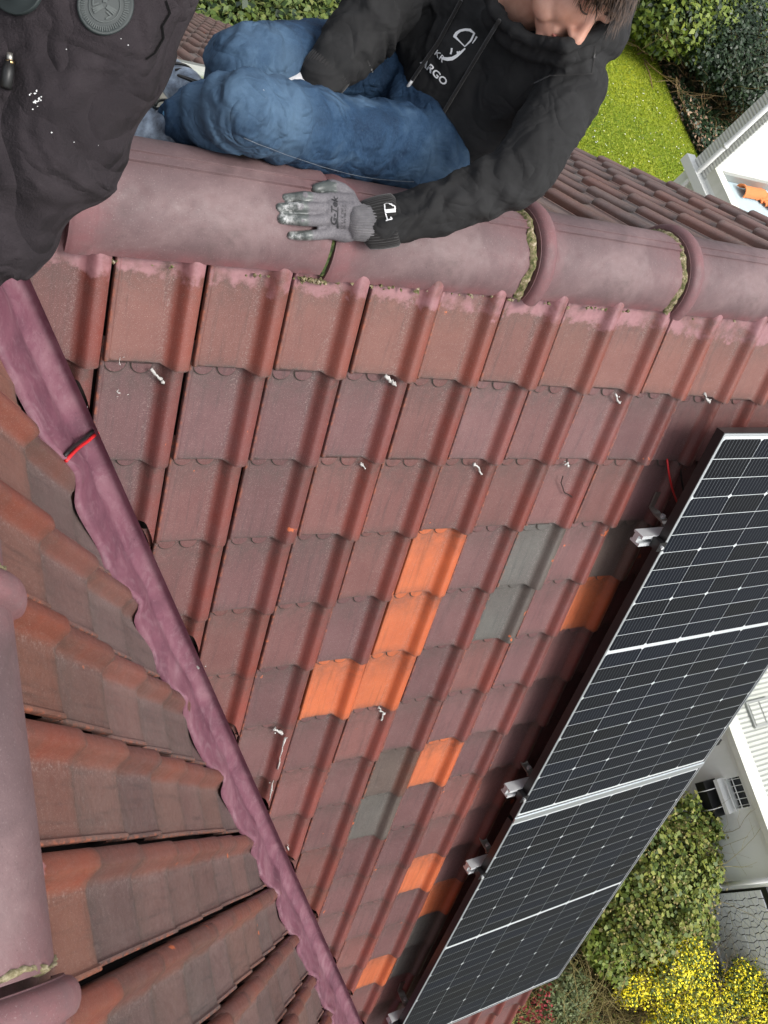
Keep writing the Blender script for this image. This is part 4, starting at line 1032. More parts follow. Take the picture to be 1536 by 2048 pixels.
# shoes
M_SHOE = fabric('grey_blue_shoe', [(.05, .06, .08), (.16, .20, .26), (.34, .42, .52)], 32, 500, .5); M_SHOEB = mat('blue_shoe_lining', (.12, .33, .55), .7); M_SOLE = mat('cream_sole', (.62, .58, .48), .7)
def shoe(an, toe, name='shoe'):
    an, toe = np.array(an), np.array(toe); f = toe - an; L_ = np.linalg.norm(f); f /= L_; nrm = np.array([0, math.sin(ALN), math.cos(ALN)]); s_ = np.cross(nrm, f); s_ /= np.linalg.norm(s_); n = np.cross(f, s_)
    Q = lambda a, b_, c_: an + f * a + s_ * b_ + n * c_
    bm = bmesh.new()
    chain(bm, [(Q(-.03, 0, -.045), .036), (Q(.05, 0, -.048), .042), (Q(.13, 0, -.058), .040), (Q(.185, 0, -.066), .030)]); chain(bm, [(Q(0, 0, .0), .042), (Q(.02, 0, -.04), .042), (Q(.11, 0, -.045), .038)])
    chain(bm, [(Q(.05, .02, -.06), .03), (Q(.14, .026, -.066), .028)]); chain(bm, [(Q(.05, -.02, -.06), .03), (Q(.14, -.026, -.066), .028)])
    sh = finish(remesh(bm, .004, 4), name, M_SHOE, worker)
    bm = bmesh.new()
    for b_ in (-.022, 0, .022): chain(bm, [(Q(-.045, b_, -.088), .020), (Q(.06, b_ * 1.3, -.092), .024), (Q(.19, b_ * .9, -.092), .020)])
    so_ = finish(remesh(bm, .005, 3), 'sole', M_SOLE, sh)
    ring_ = [Q(.0 + .036 * math.cos(a), .036 * math.sin(a), .018) for a in np.linspace(0, 2 * math.pi, 20)]
    MB().tube(ring_, .009, 7).build('collar', M_SHOEB, sh, True)
    M_L = M_CABLE
    for i in range(5):
        a0 = .045 + .022 * i; MB().tube(bez([Q(a0, -.03, -.022 - .002 * i), Q(a0 + .012, 0, .004 - .003 * i), Q(a0 + .02, .03, -.022 - .002 * i)], 8), .003, 6).build('lace', M_L, sh, True)
    for k in (-1, 1): MB().tube(bez([Q(.05, 0, .0), Q(.03, k * .09, .03), Q(.10, k * .10, -.01), Q(.055, 0, .004)], 18), .003, 6).build('lace', M_L, sh, True)
    return sh
shoe(np.array(anL) + np.array([-.02, 0, -.02]), J(290, 196, 2.02)); shoe(np.array(anR) + np.array([-.02, .01, -.03]), J(405, 165, 2.42))

# ---- the colleague leaning in from the left, mostly outside the frame
mate = empty('person', at(150, 150, 1.62), 'person in plum-black fleece leaning in at the upper left, arm across the corner', 'person')
mpel, mch, msh = J(120, 140, 1.60), J(110, -140, 1.22), J(232, -240, 1.02)
marm = [(msh, .098), (J(184, -5, 1.0), .086), (J(86, 230, .985), .082), (J(-56, 405, 1.0), .079), (J(-225, 580, 1.04), .066)]
mshR = J(-330, -260, 1.06); marmR = [(mshR, .095), (J(-430, 60, 1.0), .085), (J(-380, 330, 1.1), .07), (J(-260, 460, 1.2), .055)]
bm, MP, MF = head_mesh(J(-60, -560, .95), Vector((-.25, -.35, .9)), Vector((0.1, -.75, -.62)))
chain(bm, [(Vector(MP(-.02, 0, -.06)), .056), (J(-30, -330, 1.08), .06)]); chain(bm, [(J(-30, -330, 1.08), .08), (mch, .11), (mpel, .11)])
for lim in (marm, marmR): chain(bm, [(p, r * .7) for p, r in lim])
chain(bm, [(J(-30, -330, 1.08), .06), (msh, .06)]); chain(bm, [(J(-30, -330, 1.08), .06), (mshR, .06)])
mleg = [(J(160, 180, 1.62), .088), (J(30, 270, 1.42), .074), (J(-110, 420, 1.66), .052)]; mleg2 = [(J(20, 180, 1.70), .092), (J(-260, 330, 1.42), .074), (J(-330, 560, 1.66), .052)]
for lim in (mleg, mleg2): chain(bm, [(mpel, .08)] + [(p, r * .7) for p, r in lim])
mbody = finish(remesh(bm, .0055, 3, .45), 'body', M_SKIN, mate); face_details(MP, MF, mbody); hair_cap(MP, MF, mate, seed=9, n=900)
bm = bmesh.new(); chain(bm, marm); chain(bm, marmR)
for a in ([(J(-30, -330, 1.08), .085), (msh, .095)], [(J(-30, -330, 1.08), .085), (mshR, .092)], [(J(-30, -330, 1.1), .12), (J(50, -90, 1.28), .15), (J(50, 100, 1.48), .14)],
          [(J(150, -180, 1.14), .110), (J(150, -20, 1.26), .100), (J(116, 110, 1.44), .095), (J(80, 150, 1.52), .095)], [(J(-180, -150, 1.14), .12), (J(-60, 60, 1.40), .14), (J(60, 170, 1.5), .13)]): chain(bm, a)
me = remesh(bm, .006, 5, .5); V, Nn = get(me)
V = folds(V, Nn, marm, [(.10, .10, .6), (.25, .12, 1.), (.38, .10, .9), (.5, .08, .7)], .0055, .095, .9); V = folds(V, Nn, marmR, [(.2, .1, 1.)], .008, .07, 2.9)
V = folds(V, Nn, [(J(258, -20, 1.26), .14), (J(200, 170, 1.5), .14)], [(.1, .2, .6)], .006, .09, 5.2); V += Nn * (.003 * pnoise(V, 20, 31) + .001 * pnoise(V, 60, 17))[:, None]; V = creases(V, Nn, 17, .004, 71, .9, 2.6); put(me, V)
fleece = finish(me, 'fleece', M_FLEECE, mate)
bm = bmesh.new(); chain(bm, [(mpel, .13)] + mleg); chain(bm, [(mpel, .13)] + mleg2); finish(remesh(bm, .007, 5), 'jeans', M_DENIM, mate)
for p in (mleg[-1][0], mleg2[-1][0]):
    bm = bmesh.new(); f = np.array([0, -.86, -.5]); chain(bm, [(np.array(p), .045), (np.array(p) + f * .06 + [0, 0, -.03], .042), (np.array(p) + f * .16 + [0, 0, -.05], .034)]); finish(remesh(bm, .006, 3), 'boot', M_CABLE, mate)
bm = bmesh.new(); hb = np.array(marm[-1][0]); hd_ = hb - np.array(marm[-2][0]); hd_ /= np.linalg.norm(hd_); hs = np.cross(hd_, [0, 0, 1]); hs /= np.linalg.norm(hs)
for c_, l in ((-.03, .15), (-.01, .165), (.01, .16), (.03, .14)): chain(bm, [(hb + hd_ * .03 + hs * c_ * .6, .018), (hb + hd_ * .09 + hs * c_, .014), (hb + hd_ * .12 + hs * c_ * 1.1, .0105), (hb + hd_ * l + hs * c_ * 1.2 + [0, 0, -.02], .009)])
chain(bm, [(hb + hd_ * .03 - hs * .02, .016), (hb + hd_ * .07 - hs * .055, .013), (hb + hd_ * .10 - hs * .07, .011)]); finish(remesh(bm, .0035, 3), 'glove', mat('dark_glove', (.06, .06, .065), .6), mate)
bm = bmesh.new(); hb = np.array(marmR[-1][0]); hd_ = hb - np.array(marmR[-2][0]); hd_ /= np.linalg.norm(hd_); hs = np.cross(hd_, [0, 0, 1]); hs /= np.linalg.norm(hs)
for c_, l in ((-.03, .15), (-.01, .165), (.01, .16), (.03, .14)): chain(bm, [(hb + hd_ * .03 + hs * c_ * .6, .018), (hb + hd_ * .09 + hs * c_, .014), (hb + hd_ * .12 + hs * c_ * 1.1, .0105), (hb + hd_ * l + hs * c_ * 1.2 + [0, 0, -.02], .009)])
chain(bm, [(hb + hd_ * .03 + hs * .02, .016), (hb + hd_ * .07 + hs * .055, .013), (hb + hd_ * .10 + hs * .07, .011)]); finish(remesh(bm, .0035, 3), 'glove', bpy.data.materials['dark_glove'], mate)
TF = bvh(fleece); M_BADGE = mat('grey_green_rubber', (.020, .028, .028), .6); M_BADGE2 = mat('grey_green_rubber_relief', (.030, .041, .040), .55)
def badge(cx, cy, rx, ry, rot, full=True):
    n = 40; c, s_ = math.cos(rot), math.sin(rot); P = lambda r, a: (cx + r * (rx * math.cos(a) * c - ry * math.sin(a) * s_), cy + r * (rx * math.cos(a) * s_ + ry * math.sin(a) * c))
    pts = {}
    def L_(r, a, l):
        h = lay(TF, *P(r, a), l); return h if h is not None else lay(TF, *P(r * .8, a), l)
    c0 = lay(TF, cx, cy, .004)
    if c0 is None: return
    V, Fs = [], []
    for r, l in ((1., .0004), (1., .0034), (.95, .0044), (.9, .0034), (.55, .0034), (.25, .0034)):
        for k in range(n):
            h = L_(r, 2 * math.pi * k / n, l); V.append(h if h is not None else c0)
    V = np.array(V, float); V2 = V.copy()
    for j in range(6): V2[j * n:(j + 1) * n] = (V[j * n:(j + 1) * n] + np.roll(V[j * n:(j + 1) * n], 1, 0) + np.roll(V[j * n:(j + 1) * n], -1, 0)) / 3
    V = list(V2) + [c0]
    for j in range(5):
        for k in range(n): Fs.append((j * n + k, j * n + (k + 1) % n, (j + 1) * n + (k + 1) % n, (j + 1) * n + k))
    for k in range(n): Fs.append((5 * n + k, 5 * n + (k + 1) % n, 6 * n))
    b = mesh('badge', V, Fs, M_BADGE, fleece, True)
    if not full: return
    T2_ = bvh(b); rel = MB()
    def st(pts, w):
        Vs, Fs_ = stroke(T2_, pts, w, .0012, sub=4); rel.add(Vs, Fs_)
    for k in range(64):
        a = 2 * math.pi * k / 64; st([P(.70, a), P(.86 + .03 * ((k * 7) % 3 - 1), a)], 2.0)
    for k in range(3):
        a = 2 * math.pi * k / 3 + .5
        for q in (-.16, 0, .16): st([P(.08, a + q * 3), P(.46, a + q)], 3.4)
        st([P(.22, a + .7), P(.42, a + .42), P(.46, a + .9)], 3.4)
    st([P(.56, x) for x in np.linspace(0, 2 * math.pi, 30)], 1.6); rel.build('badge_relief', M_BADGE2, b)
badge(209, 10, 56, 62, .1); badge(38, -20, 50, 52, 0, False)
# zip pull and paint flecks on the fleece
for pts, w in (([(330, 0), (338, 25), (322, 52), (325, 75), (308, 105), (290, 118)], 3.5),):
    Vs, Fs = stroke(TF, pts, w, .0015); mesh('piping', Vs, Fs, mat('black_piping', (.004, .004, .004), .9, 0., .1), fleece)
zp = [lay(TF, *p, .006) for p in ((26, 112), (25, 128), (20, 150), (14, 178))]
if all(p is not None for p in zp):
    zb = MB().tube(zp[:2], .0028, 6).build('zip_slider', M_STEEL, fleece, True); MB().tube(zp[1:], [.004, .0055, .005], 6).build('zip_pull', M_CABLE, fleece, True)
    MB().tube([zp[1], zp[1] + (zp[1] - zp[0]) * .4], .004, 8).build('zip_stud', mat('brass', (.6, .42, .2), .3, 1.), fleece, True)
fl = MB(); rr = random.Random(5)
for i in range(22):
    px, py = rr.uniform(20, 300), rr.uniform(20, 560)
    if i < 16: px, py = rr.gauss(70, 6), rr.gauss(203, 9)
    h = lay(TF, px, py, .0012)
    if h is None: continue
    s_ = rr.uniform(.0003, .0007) * (1.7 if i < 16 else 1); u_ = np.array(rd) * s_; w_ = np.array(dd) * s_
    fl.add([h - u_, h - w_ * rr.uniform(.5, 1.5), h + u_ * rr.uniform(.5, 1.6), h + w_], [(0, 1, 2, 3)])
tag(fl.build('paint_flecks', M_WHITE, fleece), kind='stuff')

# ------------------------------------------------------------------ white neighbour buildings
XW = 11.5
def striped(name, base, period, axis, dark=.55, depth=.01, soft=.28):
    m = mat(name, base, .75); g = N(m); v = g.coord('Object'); s_ = g.sep(v)[axis]
    fr_ = g.math('FRACT', g.math('MULTIPLY', s_, 1. / period)); d = g.math('ABSOLUTE', g.math('SUBTRACT', fr_, .5))
    line = g.ramp(d, [(soft * .3, 0.), (soft, 1.)])
    c = g.mix(g.ramp(g.noise(2.2, v, 6, .7), [(.35, 0.), (.75, .5)]), base, tuple(a * b for a, b in zip(base, (.86, .87, .78))))
    c = g.mix(line, tuple(a * dark for a in base), c); g.color(c); g.normal(g.bump(line, .6, depth)); return m
M_WBRICK = striped('white_painted_brick', (.76, .77, .72), .062, 2, .66, .008, .34); M_SHEETROOF = striped('white_roof_sheet', (.52, .54, .49), .085, 1, .6, .02, .3)
def render_wall(name, base, dirt):
    m = mat(name, base, .8); g = N(m); v = g.coord('Object')
    g.color(g.mix(g.ramp(g.noise(1.3, g.map(v, (1, 1, .3)), 6, .7), [(.45, 0.), (.8, .6)]), base, dirt)); g.normal(g.bump(g.noise(60, v, 4), .3, .004)); return m
M_WRENDER = render_wall('white_render', (.86, .88, .84), (.68, .69, .60)); M_CORN = render_wall('mossy_cornice', (.74, .74, .66), (.36, .37, .22))
g = N(M_CORN); M_WPLAIN = mat('white_gloss_paint', (.82, .83, .80), .4); M_CONC = render_wall('mossy_concrete', (.42, .42, .36), (.20, .19, .09))
M_WINDK = mat('dark_window_glass', (.012, .014, .016), .15); M_MEMB = render_wall('pale_blue_membrane', (.42, .52, .56), (.30, .38, .41)); M_ORANGE = render_wall('new_orange_clay', (.66, .21, .065), (.52, .15, .045))
nb = empty('white_house', (XW + 2, 6, 0), 'white painted brick house with downpipe beyond the far tiles at the right', 'house')
MB().abox(XW, XW + 8, 8.0 - .12, 8.31, 0, 10.5).abox(XW + .002, XW + 8, 2.0, 7.87, 0, 6.05).build('wall', M_WRENDER, nb)
MB().abox(XW - .02, XW + 7.9, 7.885, 8.322, 5.98, 10.4).build('brick_storey', M_WBRICK, nb)
MB().abox(XW - .16, XW + .05, 2.0, 8.44, 5.80, 5.97).build('string_course', M_WPLAIN, nb)
MB().abox(XW - .05, XW + .14, 2.0, 7.872, 6.055, 6.26).build('parapet', M_CORN, nb)
MB().abox(XW + .145, XW + 7.8, 2.2, 7.868, 6.052, 6.10).build('flat_roof', M_MEMB, nb)
MB().abox(XW + .2, XW + 7.0, 7.80, 7.866, 6.11, 6.24).build('roof_upstand', M_FLASH, nb)
MB().tube([(XW - .10, 8.02, .3), (XW - .10, 8.02, 10.3)], .045, 10).build('downpipe', M_WPLAIN, nb, True)
for zc in (6.6, 8.3): MB().tube([(XW - .10, 8.02, zc), (XW - .10, 8.02, zc + .05)], .056, 10).build('pipe_clip', M_WPLAIN, nb, True)
# loose new clay tiles stacked on the flat roof
def half_tile(p, d, L_, r, name, label):
    d = np.array(d, float); d /= np.linalg.norm(d); s_ = np.cross([0, 0, 1], d); n = 12; V, Fs = [], []
    for j, t in enumerate((0, .06, .062, 1)):
        rr = r * (1.16 if j < 2 else 1)
        for k in range(n + 1):
            a = math.pi * k / n
            for q in (rr, rr - .018): V.append(np.array(p) + d * L_ * t + s_ * math.cos(a) * q + np.array([0, 0, math.sin(a) * q]))
    m_ = 2 * (n + 1)
    for j in range(3):
        for k in range(n): Fs += [(j * m_ + 2 * k, j * m_ + 2 * k + 2, (j + 1) * m_ + 2 * k + 2, (j + 1) * m_ + 2 * k), (j * m_ + 2 * k + 1, (j + 1) * m_ + 2 * k + 1, (j + 1) * m_ + 2 * k + 3, j * m_ + 2 * k + 3)]
    for k in range(n): Fs += [(2 * k, 2 * k + 1, 2 * k + 3, 2 * k + 2), (3 * m_ + 2 * k, 3 * m_ + 2 * k + 2, 3 * m_ + 2 * k + 3, 3 * m_ + 2 * k + 1)]
    return tag(mesh(name, V, Fs, M_ORANGE, None, True, 40), label, 'ridge tile')
pt = on_plane(1490, 374, 2, 6.25); half_tile((pt[0], pt[1], 6.13), (1, .02, 0), .62, .12, 'orange_ridge_tile', 'new orange half-round ridge tile lying on the white house flat roof')
for k in range(4):
    q = on_plane(1508 + 8 * k, 388 + 7 * k, 2, 6.12); b = MB()
    b.extr([(-.13, 0), (-.10, .02), (.02, .02), (.06, .05), (.11, .05), (.14, .02), (.14, 0), (.10, .03), (.06, .03), (.02, .0)], (q[0] - .05, q[1], 6.105 + .012 * k), (.3, -1, 0), (0, 0, 1), (.42, .10, 0))
    tag(b.build('orange_roof_tile', M_ORANGE), ['new orange roof tile at the back of the row on the white flat roof', 'second new orange roof tile of the row on the white flat roof', 'third new orange roof tile of the row on the white flat roof', 'front new orange roof tile of the row on the white flat roof'][k], 'roof tile', 'new tiles on the flat roof')
# low garage with a barred window
ga = empty('white_garage', (XW + 2, -2.2, 0), 'low white rendered garage with small barred window right of the panels', 'garage')
wy0, wy1, wz0, wz1 = -2.53, -2.0, 1.70, 2.06
w_ = MB(); X2 = XW + 5
w_.abox(XW, X2, -3.86, wy0, 0, 2.2).abox(XW, X2, wy1, 1.5, 0, 2.2).abox(XW, XW + .3, wy0 + .001, wy1 - .001, 0, wz0).abox(XW, XW + .3, wy0 + .001, wy1 - .001, wz1, 2.2); w_.build('wall', M_WRENDER, ga)
MB().abox(XW - .14, XW + .16, -3.9, 1.6, 2.205, 2.33).build('cornice', M_CORN, ga)
MB().abox(XW - .06, XW + .10, -3.9, 1.6, 2.08, 2.204).build('fascia', M_WPLAIN, ga)
MB().abox(XW + .165, X2, -3.9, 1.6, 2.21, 2.29).build('roof_sheet', M_SHEETROOF, ga)
h0 = on_plane(1495, 1418, 2, 2.3); hb_ = MB().abox(h0[0] - .02, h0[0] + .62, h0[1] - .36, h0[1] + .12, 2.30, 2.34).build('roof_hatch', M_FLASH, ga)
for k in range(2): MB().abox(h0[0] + .02 + .30 * k, h0[0] + .28 + .30 * k, h0[1] - .32, h0[1] + .08, 2.342, 2.352).build('pane', M_SHEETROOF, hb_)
wi = MB().abox(XW + .10, XW + .14, wy0 + .02, wy1 - .02, wz0 + .02, wz1 - .02).build('window', M_WINDK, ga)
for k in range(5): MB().abox(XW + .06, XW + .098, wy0 + .03 + k * .115, wy0 + .042 + k * .115, wz0 + .02, wz1 - .02).build('bar', M_WPLAIN, wi)
for zc in (1.78, 1.94): MB().tube([(XW - .10, wy0 - .01, zc), (XW - .10, wy1 + .01, zc)], .010, 6).build('rail', M_WPLAIN, wi, True)
MB().abox(XW - .20, XW + .05, wy0 - .04, wy1 + .04, wz0 - .09, wz0 - .002).build('sill', M_WPLAIN, wi)
tr_ = MB().abox(XW - .34, XW - .02, wy0 - .05, wy1 + .06, 1.30, 1.50).build('window_box', M_BLACK, ga)
for y in (wy0 + .1, wy1 - .1): MB().tube([(XW - .36, y, 1.27), (XW - .36, y, 1.52), (XW - .03, y, 1.62)], .008, 6).build('bracket', M_WPLAIN, tr_, True)
MB().tube([(XW - .09, -3.74, .0), (XW - .09, -3.74, .80)], .055, 10).build('pipe_shoe', M_FLASH, ga, True)
MB().tube([(XW - .09, -3.74, .80), (XW - .09, -3.74, 2.1)], .045, 10).build('downpipe', M_WPLAIN, ga, True)
MB().tube([(XW - .09, -3.74, .78), (XW - .09, -3.74, .86)], .06, 10).build('pipe_clip', M_WPLAIN, ga, True)
for y in np.arange(-3.86, -3.40, .052): MB().abox(XW - .03, XW - .002, y, y + .034, .18, .72).build('vent_slat', M_BLACK, ga)
MB().abox(XW - .75, XW + .5, -6.2, -3.2, .0, .05).build('path_slab', M_CONC, ga)
# wall clad with irregular white stones, dark joints
cw_ = empty('stone_clad_wall', (XW + .3, -4.9, 0), 'low wall clad in irregular white stones with dark joints', 'wall')
MB().abox(XW - .02, XW + .5, -6.4, -3.87, .0, 1.75).build('joint_bed', M_BLACK, cw_)
MB().abox(XW - .10, XW - .021, -6.4, -3.88, .05, .235).build('plinth', M_WPLAIN, cw_)
M_STONE = render_wall('white_stone', (.86, .88, .86), (.70, .72, .66))
def clip(poly, a, n):
    out = []
    for i in range(len(poly)):
        p, q = poly[i], poly[(i + 1) % len(poly)]; dp, dq = (p - a) @ n, (q - a) @ n
        if dp <= 0: out.append(p)
        if dp * dq < 0: out.append(p + (q - p) * (dp / (dp - dq)))
    return out
y0, y1, z0, z1 = -5.55, -3.90, .25, 1.62; r3 = np.random.default_rng(11); pts = []
for i in range(14):
    for j in range(12): pts.append(np.array([y0 + (i + .5 + r3.uniform(-.42, .42)) * (y1 - y0) / 14, z0 + (j + .5 + r3.uniform(-.42, .42)) * (z1 - z0) / 12]))
for i, p in enumerate(pts):
    poly = [np.array(q) for q in ((y0, z0), (y1, z0), (y1, z1), (y0, z1))]
    for j, q in enumerate(pts):
        if i != j and np.linalg.norm(p - q) < .45:
            d = q - p; L_ = np.linalg.norm(d); poly = clip(poly, (p + q) / 2 - d / L_ * .0065, d / L_)
            if len(poly) < 3: break
    if len(poly) < 3: continue
    c_ = sum(poly) / len(poly); t = .024 + r3.uniform(-.004, .006)
    V = [(XW - .02, *q) for q in poly] + [(XW - .02 - t, *(c_ + (q - c_) * .95)) for q in poly]; n = len(poly)
    mesh('stone', V, [tuple(range(n, 2 * n))[::-1]] + [(k, k + n, (k + 1) % n + n, (k + 1) % n) for k in range(n)], M_STONE, cw_)
MB().box((XW - .35, -5.62, .15), (.9, -.25, .9), (0, -.16, .0), (.1, 0, -.12)).build('stair_string', M_CONC, cw_)

# ------------------------------------------------------------------ planting
def leaf_mat(name, cols, rough=.55, trans=.25):
    m = mat(name, rough=rough, spec=.4); g = N(m); c = g.ramp(g.attr('rnd'), [(i / (len(cols) - 1), c_) for i, c_ in enumerate(cols)]); g.color(c)
    return m
M_IVY = leaf_mat('ivy_leaf', [(.024, .046, .008), (.065, .105, .014), (.115, .160, .022), (.18, .21, .034), (.27, .29, .05), (.36, .31, .13)])
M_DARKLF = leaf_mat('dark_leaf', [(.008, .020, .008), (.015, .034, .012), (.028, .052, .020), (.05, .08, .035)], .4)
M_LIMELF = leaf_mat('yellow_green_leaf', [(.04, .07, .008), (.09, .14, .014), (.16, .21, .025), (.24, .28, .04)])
M_YEL = leaf_mat('yellow_blossom', [(.82, .64, .006), (.90, .76, .012), (.93, .82, .035), (.92, .84, .14)], .6)
M_HEDGE = leaf_mat('hedge_leaf', [(.035, .065, .012), (.075, .12, .02), (.13, .17, .035), (.22, .21, .075)])
M_GREYLF = leaf_mat('grey_green_leaf', [(.06, .085, .03), (.12, .155, .055), (.20, .235, .10)]); M_REDLF = leaf_mat('red_berry', [(.14, .012, .016), (.24, .02, .025), (.34, .05, .045)])
M_TWIG = leaf_mat('brown_twig', [(.055, .038, .018), (.115, .075, .030), (.20, .135, .055), (.30, .22, .10)], .8); M_TWIGY = leaf_mat('straw_twig', [(.13, .105, .04), (.26, .21, .075), (.42, .36, .14)], .8)
M_DRY = leaf_mat('dry_leaf', [(.16, .09, .05), (.32, .20, .12), (.50, .36, .25)], .8)
def np_mesh(name, V, Fs, rnd, mtl, parent=None):
    me = bpy.data.meshes.new(name); V = np.asarray(V, np.float32); Fs = np.asarray(Fs, np.int32); k = Fs.shape[1]
    me.vertices.add(len(V)); me.vertices.foreach_set('co', V.ravel()); me.loops.add(Fs.size); me.loops.foreach_set('vertex_index', Fs.ravel())
    me.polygons.add(len(Fs)); me.polygons.foreach_set('loop_start', np.arange(0, Fs.size, k, dtype=np.int32)); me.update(); me.validate()
    setattr_f(me, 'rnd', rnd); me.materials.append(mtl); return link(bpy.data.objects.new(name, me), parent)
def blob_points(blobs, n, r, shell=.55):
    """points in a lumpy crown made of several ellipsoids, denser near the outside"""
    vol = np.array([b[3] * b[4] * b[5] for b in blobs]) ** .7; k = r.choice(len(blobs), n, p=vol / vol.sum()); B = np.array(blobs)[k]
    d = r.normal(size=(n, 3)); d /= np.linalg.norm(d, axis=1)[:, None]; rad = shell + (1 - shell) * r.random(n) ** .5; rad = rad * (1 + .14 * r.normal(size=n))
    P = B[:, :3] + d * B[:, 3:6] * rad[:, None]; P[:, 2] = np.maximum(P[:, 2], .03); return P, d
def leaves(name, blobs, n, size, mtl, parent, seed, up=.5, aspect=.55, shell=.55, clump=0):
    r = np.random.default_rng(seed); P, d = blob_points(blobs, n // (clump or 1), r, shell)
    if clump: P = np.repeat(P, clump, 0) + r.normal(size=(len(P) * clump, 3)) * size * 2.2; d = np.repeat(d, clump, 0)
    m_ = len(P); nrm = d * .8 + np.array([0, 0, up]) + r.normal(size=(m_, 3)) * .55; nrm /= np.linalg.norm(nrm, axis=1)[:, None]
    t = np.cross(nrm, r.normal(size=(m_, 3))); t /= np.linalg.norm(t, axis=1)[:, None] + 1e-9; b = np.cross(nrm, t); s_ = size * r.uniform(.6, 1.35, m_)[:, None]
    V = np.stack([P - t * s_, P - b * s_ * aspect + nrm * s_ * .12, P + t * s_ - nrm * s_ * .25, P + b * s_ * aspect + nrm * s_ * .12], 1).reshape(-1, 3)
    Fs = np.arange(m_ * 4).reshape(-1, 4); q = np.clip(r.beta(2, 2.2, m_), 0, 1); return np_mesh(name, V, Fs, np.repeat(q, 4), mtl, parent)
def twigs(name, base, n, length, rad, mtl, parent, seed, spread=.9, fork=2, up=.7):
    r = np.random.default_rng(seed); V, Fs, Q = [], [], []; base = np.array(base, float)
    def seg(p, q, ra, rb, c):
        ax = q - p; ax /= np.linalg.norm(ax) + 1e-9; e = np.cross(ax, [.3, .5, .81]); e /= np.linalg.norm(e); f = np.cross(ax, e); n0 = len(V)
        for o, rr in ((p, ra), (q, rb)):
            for k in range(3): a = 2.094 * k; V.append(o + rr * (math.cos(a) * e + math.sin(a) * f)); Q.append(c)
        for k in range(3): Fs.append((n0 + k, n0 + (k + 1) % 3, n0 + 3 + (k + 1) % 3, n0 + 3 + k))
    def grow(p, d, L_, ra, lev, c):
        for i in range(3):
            d = d + r.normal(size=3) * .22 + np.array([0, 0, -.04]); d /= np.linalg.norm(d); q = p + d * L_ / 3; seg(p, q, ra, ra * .8, c); p = q; ra *= .8
            if lev and r.random() < .75: grow(p, d + r.normal(size=3) * .6, L_ * .6, ra * .75, lev - 1, min(1, c + r.normal() * .1))
    for i in range(n):
        b_ = base[i % len(base)] + np.append(r.normal(size=2) * spread * .35, 0); d = np.append(r.normal(size=2) * spread, up); d /= np.linalg.norm(d); grow(b_, d, length * r.uniform(.6, 1.2), rad, fork, r.uniform(.1, .95))
    return np_mesh(name, V, Fs, np.clip(Q, 0, 1), mtl, parent)
def gz(px, py, z): return on_plane(px, py, 2, z)
# ivy mound beside the garage
iv = empty('ivy_bush', (9.6, -3.1, 0), 'large green ivy bush between the lower panel and the white garage', 'bush')
ib = []
for px, py, z, r_ in [(1378, 1640, 1.1, .45), (1365, 1720, 1.3, .65), (1300, 1720, 1.2, .7), (1390, 1770, 1.0, .5), (1330, 1800, 1.2, .7), (1270, 1800, 1.0, .6), (1290, 1860, 1.0, .6), (1240, 1860, .8, .5), (1350, 1860, .7, .5), (1230, 1780, .9, .6), (1215, 1905, .6, .4), (1385, 1840, .6, .4), (1300, 1640, .8, .6), (1405, 1700, .9, .4)]:
    p = gz(px, py, z); ib.append((*p, r_, r_, r_ * .75))
ri = np.random.default_rng(20)
for b in list(ib):
    for q in range(5):
        d = ri.normal(size=3); d /= np.linalg.norm(d); d[2] = abs(d[2]); rr_ = ri.uniform(.12, .26); ib.append((b[0] + d[0] * b[3] * .9, b[1] + d[1] * b[4] * .9, b[2] + d[2] * b[5] * .9, rr_, rr_, rr_))
leaves('foliage', ib, 17000, .043, M_IVY, iv, 21, .7, .85, .5)
leaves('seed_heads', ib, 4200, .022, M_TWIGY, iv, 22, .6, .7, .9, 6); twigs('stems', [(b[0], b[1], .1) for b in ib], 50, 1.5, .014, M_TWIGY, iv, 23)
sprig = MB(); 
lv = empty('shrub', (8.2, -3.7, 0), 'glossy light green shrub at the lower corner of the ivy', 'shrub')
sb = [(*gz(px, py, z), r_, r_, r_ * .7) for px, py, z, r_ in [(1205, 1905, .8, .28), (1225, 1930, .7, .28), (1190, 1885, .8, .22), (1230, 1900, .9, .25)]]
leaves('foliage', sb, 1500, .048, M_LIMELF, lv, 24, .7, .8, .5); twigs('stems', [(b[0], b[1], .05) for b in sb], 14, .7, .010, M_TWIG, lv, 25)
# forsythia
def forsythia(spots, label, seed):
    c = gz(spots[0][0], spots[0][1], 0.); e = empty('yellow_flowering_shrub', c, label, 'shrub', 'yellow flowering shrubs'); bl = [(*gz(px, py, z), r_, r_, r_ * .8) for px, py, z, r_ in spots]
    leaves('blossom', bl, 800 * len(bl), .023, M_YEL, e, seed, .8, .6, .5, 4); leaves('foliage', bl, 700 * len(bl), .028, M_LIMELF, e, seed + 1, .6, .6, .45)
    twigs('stems', [(b[0], b[1], .05) for b in bl], 10 * len(bl), 1.1, .011, M_TWIG, e, seed + 2)
forsythia([(1372, 1905, 1.0, .32), (1345, 1935, 1.0, .34), (1395, 1930, .9, .3), (1320, 1960, .9, .3), (1375, 1965, .8, .35)], 'yellow flowering shrub against the path slab, nearest the white stones', 40)
forsythia([(1270, 1965, .7, .2), (1258, 1985, .6, .2), (1285, 1978, .7, .18)], 'small yellow flowering shrub farthest left of the yellow ones', 50)
forsythia([(1380, 2010, .8, .4), (1350, 2035, .7, .4), (1420, 2020, .8, .4), (1400, 2055, .7, .4), (1320, 2045, .7, .25)], 'broad yellow flowering shrub in the middle of the lower right corner', 60)
forsythia([(1490, 1965, .9, .38), (1530, 1990, .9, .4), (1500, 2030, .8, .4), (1550, 1950, .9, .4), (1460, 1990, .8, .3)], 'yellow flowering shrub at the right edge below the stone wall', 70)
